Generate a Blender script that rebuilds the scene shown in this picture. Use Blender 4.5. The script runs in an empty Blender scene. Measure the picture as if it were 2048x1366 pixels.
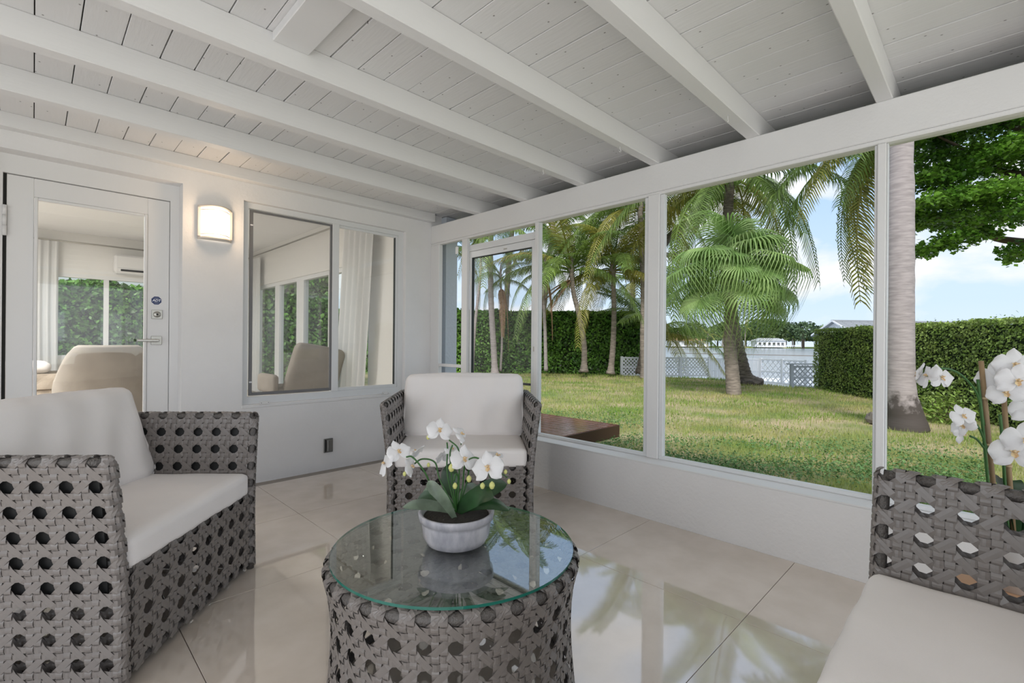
import bpy, bmesh, math, random
import numpy as np
from mathutils import Vector, Matrix
R=math.radians
SC=bpy.context.scene
COL=SC.collection
# ------------------------------------------------------------ camera
H,F=1.13,957.6
yaw,pitch,roll=.7857,.0003,.0085
fw=np.array([math.sin(yaw)*math.cos(pitch),math.cos(yaw)*math.cos(pitch),math.sin(pitch)])
r0=np.array([math.cos(yaw),-math.sin(yaw),0.]);u0=np.cross(r0,fw)
rt=math.cos(roll)*r0+math.sin(roll)*u0; up=-math.sin(roll)*r0+math.cos(roll)*u0
CAM=np.array([0,0,H])
cd=bpy.data.cameras.new('camera');cam=bpy.data.objects.new('camera',cd);COL.objects.link(cam)
cam.matrix_world=Matrix(((rt[0],up[0],-fw[0],0),(rt[1],up[1],-fw[1],0),(rt[2],up[2],-fw[2],H),(0,0,0,1)))
cd.sensor_width=36;cd.lens=F/2048*36;cd.clip_start=.02;cd.clip_end=900
SC.camera=cam
def at(u,v,d):
    p=CAM+d*(fw+rt*(u-1024)/F-up*(v-683)/F);return Vector(p)
# ------------------------------------------------------------ world, sun, exposure
SKY_STRENGTH=1.45
W=bpy.data.worlds.new('sky');SC.world=W;W.use_nodes=True
nt=W.node_tree;nt.nodes.clear();N=nt.nodes.new;Lk=nt.links.new
out=N('ShaderNodeOutputWorld');bg=N('ShaderNodeBackground');tc=N('ShaderNodeTexCoord')
sep=N('ShaderNodeSeparateXYZ');Lk(tc.outputs['Generated'],sep.inputs[0])
ramp=N('ShaderNodeValToRGB');Lk(sep.outputs['Z'],ramp.inputs[0])
e=ramp.color_ramp.elements
e[0].position=0;e[0].color=(.50,.62,.75,1);e[1].position=.6;e[1].color=(.52,.63,.80,1)
x=e.new(.12);x.color=(.48,.61,.75,1);x=e.new(.3);x.color=(.34,.50,.74,1)
mp=N('ShaderNodeMapping');mp.inputs['Scale'].default_value=(1.5,1.5,3.4);mp.inputs['Location'].default_value=(7.7,1.3,2.6)
Lk(tc.outputs['Generated'],mp.inputs[0])
nz=N('ShaderNodeTexNoise');nz.inputs['Scale'].default_value=1.9;nz.inputs['Detail'].default_value=7;nz.inputs['Roughness'].default_value=.52
nz.inputs['Distortion'].default_value=.25
Lk(mp.outputs[0],nz.inputs['Vector'])
cr=N('ShaderNodeValToRGB');cr.color_ramp.elements[0].position=.45;cr.color_ramp.elements[1].position=.56
Lk(nz.outputs[0],cr.inputs[0])
hz=N('ShaderNodeMapRange');hz.inputs[1].default_value=.0;hz.inputs[2].default_value=.07;hz.inputs[3].default_value=.25;hz.inputs[4].default_value=0
Lk(sep.outputs['Z'],hz.inputs[0])
mx0=N('ShaderNodeMath');mx0.operation='MAXIMUM';Lk(cr.outputs[0],mx0.inputs[0]);Lk(hz.outputs[0],mx0.inputs[1])
mx=N('ShaderNodeMixRGB');Lk(mx0.outputs[0],mx.inputs[0]);Lk(ramp.outputs[0],mx.inputs[1]);mx.inputs[2].default_value=(.70,.715,.74,1)
Lk(mx.outputs[0],bg.inputs[0]);bg.inputs[1].default_value=SKY_STRENGTH;Lk(bg.outputs[0],out.inputs[0])
sd=bpy.data.lights.new('sun','SUN');sd.energy=3.0;sd.angle=R(12);sd.color=(1,.96,.88)
so=bpy.data.objects.new('sun',sd);COL.objects.link(so);so.rotation_euler=Vector((.75,.50,-1)).to_track_quat('-Z','Y').to_euler()
def area(name,loc,tgt,sx,sy,e,col=(1,1,1)):
    l=bpy.data.lights.new(name,'AREA');l.shape='RECTANGLE';l.size=sx;l.size_y=sy;l.energy=e;l.color=col
    o=bpy.data.objects.new(name,l);COL.objects.link(o);o.location=loc;o.rotation_euler=(Vector(tgt)-Vector(loc)).to_track_quat('-Z','Y').to_euler();return o
area('fill_rear',(.3,-2.9,1.25),(.9,4,1.25),4.6,1.6,46,(.95,.975,1))  # added fill light behind the camera, brightens the patio
area('fill_side',(-2.3,.3,1.25),(3,1.0,1.3),4.0,1.6,34,(.95,.975,1))  # second added fill, unseen, from the open side
area('fill_up',(-.9,-1.3,.45),(-.5,-.6,2.4),2.4,2.4,13,(.95,.975,1))  # added upward fill, unseen, lifts the ceiling brightness
SC.view_settings.view_transform='Standard';SC.view_settings.look='None';SC.view_settings.exposure=0.0
SC.view_settings.gamma=1;SC.view_settings.use_curve_mapping=False
# ------------------------------------------------------------ helpers
rnd=random.Random(7);rng=np.random.default_rng(3)
def tag(o,label=None,cat=None,group=None,kind=None):
    if label:o['label']=label
    if cat:o['category']=cat
    if group:o['group']=group
    if kind:o['kind']=kind
    return o
def link(name,me,parent=None):
    o=bpy.data.objects.new(name,me);COL.objects.link(o)
    if parent is not None:o.parent=parent
    return o
def empty(name,loc=(0,0,0),rz=0):
    o=bpy.data.objects.new(name,None);COL.objects.link(o);o.location=loc;o.rotation_euler=(0,0,rz);o.empty_display_size=.05;return o
class MB:
    def __init__(s):s.v=[];s.f=[];s.m=[];s.n=0;s.cur=0
    def add(s,vs,fs):
        vs=np.asarray(vs,float).reshape(-1,3);s.v.append(vs)
        for f in fs:s.f.append([i+s.n for i in f]);s.m.append(s.cur)
        s.n+=len(vs);return s
    def box(s,x0,x1,y0,y1,z0,z1,M=None):
        v=np.array([(x,y,z) for x in (x0,x1) for y in (y0,y1) for z in (z0,z1)],float)
        if M is not None:v=np.array([list(M@Vector(p)) for p in v])
        return s.add(v,[(0,1,3,2),(4,6,7,5),(0,4,5,1),(2,3,7,6),(0,2,6,4),(1,5,7,3)])
    def cbox(s,x0,x1,y0,y1,z0,z1,b=.004,M=None):
        """box with chamfered edges"""
        bm=bmesh.new();bmesh.ops.create_cube(bm,size=1)
        for v in bm.verts:v.co=Vector(((x0+x1)/2+v.co.x*(x1-x0),(y0+y1)/2+v.co.y*(y1-y0),(z0+z1)/2+v.co.z*(z1-z0)))
        bmesh.ops.bevel(bm,geom=bm.edges[:],offset=b,segments=1,affect='EDGES')
        if M is not None:bm.transform(M)
        bm.verts.index_update();s.add([v.co[:] for v in bm.verts],[[v.index for v in f.verts] for f in bm.faces]);bm.free();return s
    def tube(s,pts,r,n=8,caps=True,closed=False):
        pts=[Vector(p) for p in pts];k=len(pts);rs=r if hasattr(r,'__len__') else [r]*k
        vs=[];ref=None
        for i,p in enumerate(pts):
            if closed:t=pts[(i+1)%k]-pts[i-1]
            else:t=pts[min(i+1,k-1)]-pts[max(i-1,0)]
            t.normalize()
            if ref is None:
                ref=Vector((0,0,1)) if abs(t.z)<.9 else Vector((1,0,0))
            a=ref-t*ref.dot(t)
            if a.length<1e-6:a=t.orthogonal()
            a.normalize();b=t.cross(a);ref=a
            for j in range(n):
                th=2*math.pi*j/n;vs.append(p+(a*math.cos(th)+b*math.sin(th))*rs[i])
        fs=[]
        for i in range(k if closed else k-1):
            i2=(i+1)%k
            for j in range(n):fs.append((i*n+j,i*n+(j+1)%n,i2*n+(j+1)%n,i2*n+j))
        if caps and not closed:fs+= [tuple(range(n))[::-1],tuple((k-1)*n+j for j in range(n))]
        return s.add([v[:] for v in vs],fs)
    def lathe(s,prof,n=32,c=(0,0,0)):
        vs=[(c[0]+r*math.cos(2*math.pi*j/n),c[1]+r*math.sin(2*math.pi*j/n),c[2]+z) for r,z in prof for j in range(n)]
        fs=[(i*n+j,i*n+(j+1)%n,(i+1)*n+(j+1)%n,(i+1)*n+j) for i in range(len(prof)-1) for j in range(n)]
        return s.add(vs,fs)
    def build(s,name,mat,parent=None,smooth=False,loc=None):
        me=bpy.data.meshes.new(name)
        V=np.concatenate(s.v) if s.v else np.zeros((0,3))
        me.from_pydata(V.tolist(),[],s.f)
        for m in (mat if isinstance(mat,(list,tuple)) else [mat]):me.materials.append(m)
        if isinstance(mat,(list,tuple)):me.polygons.foreach_set('material_index',s.m)
        if smooth:me.polygons.foreach_set('use_smooth',[True]*len(s.f))
        me.update();o=link(name,me,parent)
        if loc:o.location=loc
        return o
def npmesh(name,V,Fc,mat,smooth=False):
    """fast mesh: V (n,3), Fc (m,k)"""
    me=bpy.data.meshes.new(name);V=np.asarray(V,np.float32);Fc=np.asarray(Fc,np.int32);m,k=Fc.shape
    me.vertices.add(len(V));me.vertices.foreach_set('co',V.ravel())
    me.loops.add(m*k);me.loops.foreach_set('vertex_index',Fc.ravel())
    me.polygons.add(m);me.polygons.foreach_set('loop_start',np.arange(0,m*k,k,dtype=np.int32))
    me.polygons.foreach_set('loop_total',np.full(m,k,np.int32))
    if smooth:me.polygons.foreach_set('use_smooth',np.ones(m,bool))
    me.update(calc_edges=True);me.validate();me.materials.append(mat);return me
def shadesmooth(o):
    o.data.polygons.foreach_set('use_smooth',[True]*len(o.data.polygons));return o
# ---- materials
def mat(name,col,rough=.6,metal=0,var=.0,vscale=8,bump=0,bscale=60,col2=None,spec=None,ior=None,island=0,trans=0,stretch=None,detail=4,coat=0):
    m=bpy.data.materials.new(name);m.use_nodes=True;t=m.node_tree;b=t.nodes['Principled BSDF']
    b.inputs['Roughness'].default_value=rough;b.inputs['Metallic'].default_value=metal
    if spec is not None:b.inputs['Specular IOR Level'].default_value=spec
    if ior:b.inputs['IOR'].default_value=ior
    if coat:b.inputs['Coat Weight'].default_value=coat
    c=(*col,1)
    g=t.nodes.new('ShaderNodeTexCoord')
    vec=g.outputs['Object']
    if stretch:
        q=t.nodes.new('ShaderNodeMapping');q.inputs['Scale'].default_value=stretch;t.links.new(vec,q.inputs[0]);vec=q.outputs[0]
    src=None
    if var or col2:
        n=t.nodes.new('ShaderNodeTexNoise');n.inputs['Scale'].default_value=vscale;n.inputs['Detail'].default_value=detail;t.links.new(vec,n.inputs['Vector'])
        rp=t.nodes.new('ShaderNodeValToRGB');rp.color_ramp.elements[0].position=.35;rp.color_ramp.elements[1].position=.65
        c2=col2 or tuple(min(1,a*(1+var)) for a in col);c1=col if col2 else tuple(a*(1-var) for a in col)
        rp.color_ramp.elements[0].color=(*c1,1);rp.color_ramp.elements[1].color=(*c2,1)
        t.links.new(n.outputs[0],rp.inputs[0]);src=rp.outputs[0]
    if island:
        gi=t.nodes.new('ShaderNodeNewGeometry');hs=t.nodes.new('ShaderNodeHueSaturation')
        mr=t.nodes.new('ShaderNodeMapRange');mr.inputs[3].default_value=1-island;mr.inputs[4].default_value=1+island
        t.links.new(gi.outputs['Random Per Island'],mr.inputs[0]);t.links.new(mr.outputs[0],hs.inputs['Value'])
        if src:t.links.new(src,hs.inputs['Color'])
        else:hs.inputs['Color'].default_value=c
        src=hs.outputs[0]
    if src:t.links.new(src,b.inputs['Base Color'])
    else:b.inputs['Base Color'].default_value=c
    if bump:
        n=t.nodes.new('ShaderNodeTexNoise');n.inputs['Scale'].default_value=bscale;n.inputs['Detail'].default_value=3;t.links.new(vec,n.inputs['Vector'])
        bp=t.nodes.new('ShaderNodeBump');bp.inputs['Strength'].default_value=bump;bp.inputs['Distance'].default_value=.01
        t.links.new(n.outputs[0],bp.inputs['Height']);t.links.new(bp.outputs[0],b.inputs['Normal'])
    if trans:
        o=t.nodes['Material Output'];tr=t.nodes.new('ShaderNodeBsdfTranslucent');ms=t.nodes.new('ShaderNodeMixShader');ms.inputs[0].default_value=trans
        if src:t.links.new(src,tr.inputs[0])
        else:tr.inputs[0].default_value=c
        t.links.new(b.outputs[0],ms.inputs[1]);t.links.new(tr.outputs[0],ms.inputs[2]);t.links.new(ms.outputs[0],o.inputs[0])
    return m
def glassmat(name,tint=(.97,.985,.975),ior=1.5,boost=1.0,rough=0.0):
    m=bpy.data.materials.new(name);m.use_nodes=True;t=m.node_tree;t.nodes.clear()
    o=t.nodes.new('ShaderNodeOutputMaterial');g=t.nodes.new('ShaderNodeBsdfGlossy');g.inputs['Roughness'].default_value=rough
    tr=t.nodes.new('ShaderNodeBsdfTransparent');tr.inputs[0].default_value=(*tint,1);ge=t.nodes.new('ShaderNodeNewGeometry');dp=t.nodes.new('ShaderNodeVectorMath');dp.operation='DOT_PRODUCT'
    t.links.new(ge.outputs['Incoming'],dp.inputs[0]);t.links.new(ge.outputs['Normal'],dp.inputs[1])
    def mth(op,a,b=None):
        q=t.nodes.new('ShaderNodeMath');q.operation=op;q.use_clamp=(op=='ADD')
        for i,v in enumerate((a,b)):
            if v is None:continue
            if isinstance(v,(int,float)):q.inputs[i].default_value=v
            else:t.links.new(v,q.inputs[i])
        return q.outputs[0]
    c5=mth('POWER',mth('SUBTRACT',1.0,mth('ABSOLUTE',dp.outputs['Value'])),5.0);f0=((ior-1)/(ior+1))**2*boost
    fac=mth('ADD',mth('MULTIPLY',c5,1-f0),f0)
    ms=t.nodes.new('ShaderNodeMixShader');t.links.new(fac,ms.inputs[0]);t.links.new(tr.outputs[0],ms.inputs[1]);t.links.new(g.outputs[0],ms.inputs[2]);t.links.new(ms.outputs[0],o.inputs[0])
    return m
def emat(name,col,s):
    m=bpy.data.materials.new(name);m.use_nodes=True;b=m.node_tree.nodes['Principled BSDF']
    b.inputs['Base Color'].default_value=(*col,1);b.inputs['Emission Color'].default_value=(*col,1);b.inputs['Emission Strength'].default_value=s;return m
M=dict(
 wall=mat('white_stucco',(.81,.80,.80),.75,bump=.25,bscale=45,var=.02,vscale=3),
 paint=mat('white_paint',(.79,.785,.785),.5,bump=.06,bscale=25),
 paintw=mat('white_painted_wood',(.79,.785,.785),.45,bump=.10,bscale=9,stretch=(1,12,6)),
 beam=mat('white_beam_paint',(.79,.785,.785),.5,bump=.10,bscale=8,stretch=(1,9,9)),
 gapd=mat('dark_gap',(.03,.03,.028),.9),
 alu=mat('white_aluminium',(.77,.78,.79),.35),
 greyframe=mat('grey_screen_frame',(.17,.17,.175),.45),
 gasket=mat('black_gasket',(.02,.03,.03),.6),
 tile=mat('beige_porcelain',(.66,.57,.485),.045,var=.0,vscale=6,col2=(.73,.64,.56),ior=2.9,detail=8),
 grout=mat('grout',(.30,.27,.24),.8),
 rattan=mat('grey_brown_synthetic_rattan',(.18,.160,.149),.38,island=.22,spec=.8),
 rtube=mat('dark_rattan_frame',(.10,.09,.083),.4,bump=.5,bscale=120),
 rdark=mat('dark_deck_arm_shade',(.02,.02,.02),.6),  # for the seat deck and the added arm sheet standing for shade
 cush=mat('off_white_cushion_fabric',(.90,.855,.835),.9,bump=.12,bscale=500,var=.015,vscale=5),
 glass=glassmat('window_glass',ior=1.5,boost=.75),
 tglass=glassmat('table_glass',(.95,.985,.97),ior=1.6,boost=4.2),
 gedge=mat('green_glass_edge',(.02,.16,.12),.1),
 metal=mat('brushed_nickel',(.42,.41,.38),.35,1),
 outlet=mat('grey_outlet_metal',(.26,.26,.25),.35,.8),
 lampw=mat('white_lamp_trim',(.72,.66,.60),.5),
 leafH=mat('hedge_leaf',(.08,.20,.03),.42,island=.8,trans=.3,col2=(.17,.34,.055),vscale=1.5),
 leafH2=mat('clipped_hedge_leaf',(.19,.31,.06),.5,island=.6,trans=.3,col2=(.33,.43,.12),vscale=2),
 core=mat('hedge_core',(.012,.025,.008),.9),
 leafT=mat('tree_leaf',(.11,.26,.03),.42,island=.6,trans=.4,col2=(.23,.42,.06),vscale=1.2),
 frond=mat('coconut_frond',(.13,.21,.05),.42,island=.45,trans=.35,col2=(.22,.32,.07),vscale=.8),
 frondy=mat('yellowing_frond',(.26,.27,.05),.45,island=.4,trans=.35,col2=(.36,.33,.08),vscale=.8),
 frondd=mat('dead_frond',(.44,.27,.17),.8,island=.3,trans=.1),
 fanl=mat('fan_leaf',(.22,.38,.10),.42,island=.35,trans=.4,col2=(.40,.53,.21),vscale=1),
 trunk=mat('palm_trunk',(.27,.23,.20),.9,bump=.8,bscale=7,var=.3,vscale=5,stretch=(1,1,4)),
 trunkd=mat('dark_palm_trunk',(.16,.135,.12),.95,bump=1,bscale=7,var=.4,vscale=6,stretch=(1,1,4)),
 royal=mat('smooth_royal_trunk',(.38,.335,.335),.8,bump=.3,bscale=5,var=.16,vscale=5,stretch=(1,1,6)),
 bark=mat('bark',(.12,.09,.07),.9,bump=.8,bscale=12),
 shore=mat('hazy_shore_tree_leaf',(.16,.22,.10),.7,island=.35,trans=.2),shore2=mat('dark_hazy_shore_leaf',(.10,.16,.08),.7,island=.35,trans=.2),  # greyed greens: distance haze is put into the leaf colour
 dirt=mat('lawn_soil',(.46,.36,.23),.95,var=0,col2=(.16,.22,.06),vscale=1.1,detail=8),
 grass=mat('grass_blade',(.20,.35,.045),.6,island=.45,trans=.35,col2=(.46,.45,.17),vscale=.7,detail=5),
 weed=mat('weed_leaf',(.13,.25,.08),.6,island=.4,trans=.3),
 deck=mat('wet_brown_deck',(.17,.065,.045),.04,var=.3,vscale=4,stretch=(1,8,1),ior=2.1,bump=.2,bscale=6),
 deckd=mat('dark_deck_side',(.06,.028,.02),.4),
 white=mat('white_outdoor_paint',(.86,.88,.93),.6),
 whiteg=mat('grey_weathered_rail',(.42,.44,.46),.7),
 dock=mat('white_dock',(.84,.86,.90),.7),
 roof=mat('grey_roof_tile',(.33,.35,.38),.8,bump=.5,bscale=6),
 rock=mat('sea_wall_rock',(.17,.15,.13),.9,bump=.8,bscale=14),
 stuccob=mat('blue_grey_stucco',(.60,.65,.72),.85,bump=.8,bscale=40),
 intw=mat('interior_wall',(.80,.79,.77),.8),
 intc=mat('interior_ceiling',(.84,.84,.84),.8),
 curtain=mat('sheer_white_curtain',(.90,.90,.90),.8,trans=.45),
 beige=mat('beige_upholstery',(.38,.34,.30),.9,bump=.15,bscale=300,var=.06,vscale=6),
 quilt=mat('quilted_tan_cover',(.46,.39,.32),.9,bump=.5,bscale=50),
 plastic=mat('white_plastic',(.79,.785,.785),.35),
 black=mat('black_plastic',(.02,.02,.022),.4),
 petal=mat('white_orchid_petal',(.88,.87,.88),.55,trans=.3,bump=.1,bscale=60),
 lip=mat('orchid_lip_yellow',(.84,.74,.48),.5,col2=(.55,.28,.10),vscale=90),
 bud=mat('pale_green_bud',(.62,.62,.22),.5),
 stem=mat('orchid_stem',(.035,.12,.025),.4),
 oleaf=mat('orchid_leaf',(.018,.062,.018),.28,var=.3,vscale=12,spec=.6),
 oleafp=mat('pale_orchid_leaf',(.16,.21,.15),.35,var=.3,vscale=20,spec=.6),  # paler grey-green leaf tone
 marble=mat('grey_white_marble',(.30,.30,.34),.28,col2=(.54,.53,.56),vscale=26,detail=8,stretch=(1,1,.45)),
 soil=mat('potting_moss',(.03,.025,.02),.95,bump=1,bscale=60),
 bamboo=mat('bamboo_stake',(.28,.19,.10),.5,var=.2,vscale=10,stretch=(1,1,.2)),
 tie=mat('raffia_tie',(.55,.42,.25),.7),
 terra=mat('terracotta',(.55,.33,.20),.7),
 navy=mat('navy_sticker',(.04,.06,.16),.5),
 red=mat('orange_red_petal',(.6,.12,.05),.6),
)
M['lampon']=emat('lit_lamp_glass',(1,.93,.82),1.25)
scr=bpy.data.materials.new('insect_screen');scr.use_nodes=True;t=scr.node_tree;t.nodes.clear();o_=t.nodes.new('ShaderNodeOutputMaterial');a_=t.nodes.new('ShaderNodeBsdfTransparent');b__=t.nodes.new('ShaderNodeBsdfDiffuse');b__.inputs[0].default_value=(.35,.35,.35,1);c_=t.nodes.new('ShaderNodeMixShader');c_.inputs[0].default_value=.10
t.links.new(a_.outputs[0],c_.inputs[1]);t.links.new(b__.outputs[0],c_.inputs[2]);t.links.new(c_.outputs[0],o_.inputs[0]);M['screen']=scr
def water_mat():
    m=bpy.data.materials.new('water');m.use_nodes=True;t=m.node_tree;b=t.nodes['Principled BSDF']
    b.inputs['Base Color'].default_value=(.30,.34,.37,1);b.inputs['Roughness'].default_value=.18;b.inputs['IOR'].default_value=1.6
    g=t.nodes.new('ShaderNodeTexCoord');mpp=t.nodes.new('ShaderNodeMapping');mpp.inputs['Rotation'].default_value=(0,0,R(45));mpp.inputs['Scale'].default_value=(.25,1.2,1)
    n=t.nodes.new('ShaderNodeTexNoise');n.inputs['Scale'].default_value=.9;n.inputs['Detail'].default_value=4
    bp=t.nodes.new('ShaderNodeBump');bp.inputs['Strength'].default_value=.3;bp.inputs['Distance'].default_value=.12
    t.links.new(g.outputs['Object'],mpp.inputs[0]);t.links.new(mpp.outputs[0],n.inputs['Vector']);t.links.new(n.outputs[0],bp.inputs['Height']);t.links.new(bp.outputs[0],b.inputs['Normal']);return m
M['water']=water_mat()
def royal_mat():
    m=mat('smooth_royal_trunk',(.38,.335,.335),.8,bump=.3,bscale=5,var=.16,vscale=5,stretch=(1,1,6));t=m.node_tree;b=t.nodes['Principled BSDF']
    src=b.inputs['Base Color'].links[0].from_socket;g=t.nodes.new('ShaderNodeTexCoord');sp=t.nodes.new('ShaderNodeSeparateXYZ');t.links.new(g.outputs['Object'],sp.inputs[0])
    n=t.nodes.new('ShaderNodeTexNoise');n.inputs['Scale'].default_value=9;n.inputs['Detail'].default_value=6;t.links.new(g.outputs['Object'],n.inputs['Vector'])
    ad=t.nodes.new('ShaderNodeMath');ad.operation='MULTIPLY_ADD';ad.inputs[1].default_value=.75;t.links.new(n.outputs[0],ad.inputs[0]);t.links.new(sp.outputs['Z'],ad.inputs[2])
    rp_=t.nodes.new('ShaderNodeValToRGB');rp_.color_ramp.elements[0].position=.74;rp_.color_ramp.elements[1].position=.92;t.links.new(ad.outputs[0],rp_.inputs[0])
    mx_=t.nodes.new('ShaderNodeMixRGB');t.links.new(rp_.outputs[0],mx_.inputs[0]);mx_.inputs[1].default_value=(.085,.07,.065,1);t.links.new(src,mx_.inputs[2]);t.links.new(mx_.outputs[0],b.inputs['Base Color']);return m
M['royal2']=royal_mat()
def plank_mat():
    """white paint with nail marks and small peeling specks"""
    m=mat('white_ceiling_plank',(.79,.785,.785),.55,bump=.12,bscale=7,stretch=(10,1,1));t=m.node_tree;b=t.nodes['Principled BSDF']
    g=t.nodes.new('ShaderNodeTexCoord');v=t.nodes.new('ShaderNodeTexVoronoi');v.voronoi_dimensions='2D';v.inputs['Scale'].default_value=5.2
    q=t.nodes.new('ShaderNodeMapping');q.inputs['Scale'].default_value=(1.3,1,.01);t.links.new(g.outputs['Object'],q.inputs[0]);t.links.new(q.outputs[0],v.inputs['Vector'])
    r=t.nodes.new('ShaderNodeValToRGB');r.color_ramp.elements[0].position=.010;r.color_ramp.elements[1].position=.032
    r.color_ramp.elements[0].color=(.2,.19,.18,1);r.color_ramp.elements[1].color=(.79,.785,.785,1)
    t.links.new(v.outputs['Distance'],r.inputs[0]);t.links.new(r.outputs[0],b.inputs['Base Color']);return m
M['plank']=plank_mat()
S=lambda o:tag(o,kind='structure')
# ============================================================ STRUCTURE
YW=4.12   # inner face of the house wall
XL=2.796  # inner face of the low wall
XH=2.918  # inner face of header and posts
# floor with tiles
fl=S(MB().box(-2.5,3.1,-3.1,4.25,-.30,-.012).build('floor',M['grout']))
xs=[-2.87+.82*i for i in range(0,8)];ys=[-3.39+.82*i for i in range(0,10)]
for i in range(len(xs)-1):
    for j in range(len(ys)-1):
        x0,x1=max(xs[i],-2.4),min(xs[i+1],XL);y0,y1=max(ys[j],-3.0),min(ys[j+1],YW)
        if x1-x0<.02 or y1-y0<.02:continue
        MB().cbox(x0+.0013,x1-.0013,y0+.0013,y1-.0013,-.012,0,.0008).build('tile',M['tile'],fl)
# house wall with a door recess and a window opening
WT=.20
def wallbox(mb,x0,x1,z0,z1,y0=YW,y1=YW+WT):mb.box(x0,x1,y0,y1,z0,z1)
wl=MB();DX0,DX1,DZ=-.26,.757,2.25;WX0,WX1,WZ0,WZ1=1.155,2.617,.615,2.215
wallbox(wl,-2.6,DX0,-.2,2.60);wallbox(wl,DX0,DX1,DZ,2.60);wallbox(wl,DX1,WX0,-.2,2.60);wallbox(wl,WX0,WX1,-.2,WZ0);wallbox(wl,WX0,WX1,WZ1,2.60);wallbox(wl,WX1,3.06,-.2,2.60)
wallL=S(wl.build('wall_left',M['wall']))
# side and rear of the patio (behind the photographer)
wbk=S(MB().box(-2.6,-2.4,-3.1,YW,-.2,.356).build('wall_back',M['wall']))
MB().cbox(-2.55,-2.43,-3.1,YW,2.10,2.318,.004).build('header_beam',M['beam'],wbk)
for y in (-3.0,-1.5,0,1.5,3.0,4.0):MB().cbox(-2.53,-2.43,y,y+.1,.356,2.10,.004).build('post',M['paintw'],wbk)
# ceiling : planks + beams
ce=S(MB().box(-2.5,3.62,-3.1,YW+.1,2.462,2.52).build('ceiling',M['gapd']))
px0=-.004-.1385*18
k=0
while True:
    a=px0+.1385*k;b_=a+.1385
    if a>3.55:break
    g=.0014+.0026*rnd.random()**2
    dz=rnd.uniform(-.0015,.0015)
    MB().cbox(a+g,b_-g,-3.05,YW-.002,2.44+dz,2.462,.0018).build('plank',M['plank'],ce);k+=1
beams=[(-2.65,-2.58),(-2.05,-1.98),(-1.45,-1.38),(-.85,-.78),(-.262,-.192),(.339,.406),(.937,1.013),(1.557,1.622),(2.165,2.235),(2.75,2.83),(3.35,3.43)]
for y0,y1 in beams:
    MB().cbox(-2.4,3.2,y0,y1,2.318,2.4402,.004).build('beam',M['beam'],ce)
MB().cbox(-2.4,XH,4.045,YW-.001,2.355,2.4402,.003).build('ledger_beam',M['beam'],ce)
MB().cbox(.711,.863,1.6225,2.1645,2.40,2.4395,.003).build('boxed_board',M['paintw'],ce)
MB().box(3.56,3.60,-3.1,YW+.1,2.345,2.5).build('fascia',M['paintw'],ce)
MB().box(2.98,3.56,-3.1,YW+.1,2.297,2.316).build('soffit',M['paintw'],ce)
for u,v,yy in ((1083,340,2.187),(1237,293,1.591),(1443,235,.975)):
    p=at(u,v,1);d=p-Vector(CAM);p=Vector(CAM)+d*((2.318-H)/d.z)
    pts=[(p.x,yy,2.319),(p.x,yy,2.300)]+[(p.x+.009*math.sin(t),yy,2.291+.009*math.cos(t)) for t in [x*.5 for x in range(0,9)]]
    MB().tube(pts,.0018,6).build('cup_hook',M['paint'],ce,True)
# screen wall
lw=S(MB().box(XL,3.05,-3.1,YW+.0,-.25,.350).build('wall_right',M['wall']))
def wr(name,x0,x1,y0,y1,z0,z1,m='paintw',b=.004):return MB().cbox(x0,x1,y0,y1,z0,z1,b).build(name,M[m],lw)
wr('header_beam',XH,XH+.055,-3.1,YW,2.135,2.318,'beam')
wr('header_trim',XH+.006,XH+.05,-3.1,YW,2.113,2.135)
wr('sill_ledge',XL-.0,3.05,-3.1,2.66,.350,.361,'paint',.002)
for y0,y1 in ((1.551,1.634),(-.86,-.74),(-2.05,-1.93)):wr('post',XH,XH+.05,y0,y1,.361,2.12)
wr('post',XH,XH+.095,.362,.398,.361,2.113)
wr('door_post',XH,XH+.05,2.624,2.662,-.2,2.113)
wr('door_post',XH,XH+.035,3.530,3.614,-.2,2.113)
wr('wall_trim',XH,XH+.047,3.976,YW,-.2,2.113)
def frame(y0,y1,z0=.361,z1=2.112,w=.026,wh=None):
    x0,x1=XH+.012,XH+.05
    wr('frame_rail',x0,x1,y0,y1,z0,z0+.022,'alu',.003);wh=w if wh is None else wh
    wr('frame_stile',x0,x1,y0,y0+w,z0+.022,z1,'alu',.003);wr('frame_stile',x0,x1,y1-wh,y1,z0+.022,z1,'alu',.003)
frame(1.634,2.624,w=.030,wh=.005);frame(.398,1.551,w=.012,wh=.029);frame(-.74,.362,w=.014,wh=.006);frame(-1.93,-.86);frame(-3.1,-2.05)
wr('mid_rail',XH+.005,XH+.04,3.614,3.976,.872,.902)
wr('door_threshold',XH-.1,XH+.14,2.66,3.95,-.2,.012,'alu')
wr('rail_bracket',XH-.008,XH,3.66,3.70,1.98,2.05,'plastic',.002)
# rear screen wall, same build, low wall and openings
lb=S(MB().box(-2.4,XL,-3.25,-3.0,-.25,.356).build('wall_rear',M['wall']))
MB().cbox(-2.4,XL,-3.14,-3.02,2.10,2.318,.004).build('header_beam',M['beam'],lb)
for x in (-2.4,-1.2,0,1.2,2.4):MB().cbox(x,x+.1,-3.12,-3.02,.356,2.10,.004).build('post',M['paintw'],lb)
# outer corner of the house wall in rough blue-grey stucco
S(MB().box(3.052,3.20,4.035,4.6,-.5,2.43).build('wall_corner',M['stuccob']))
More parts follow.
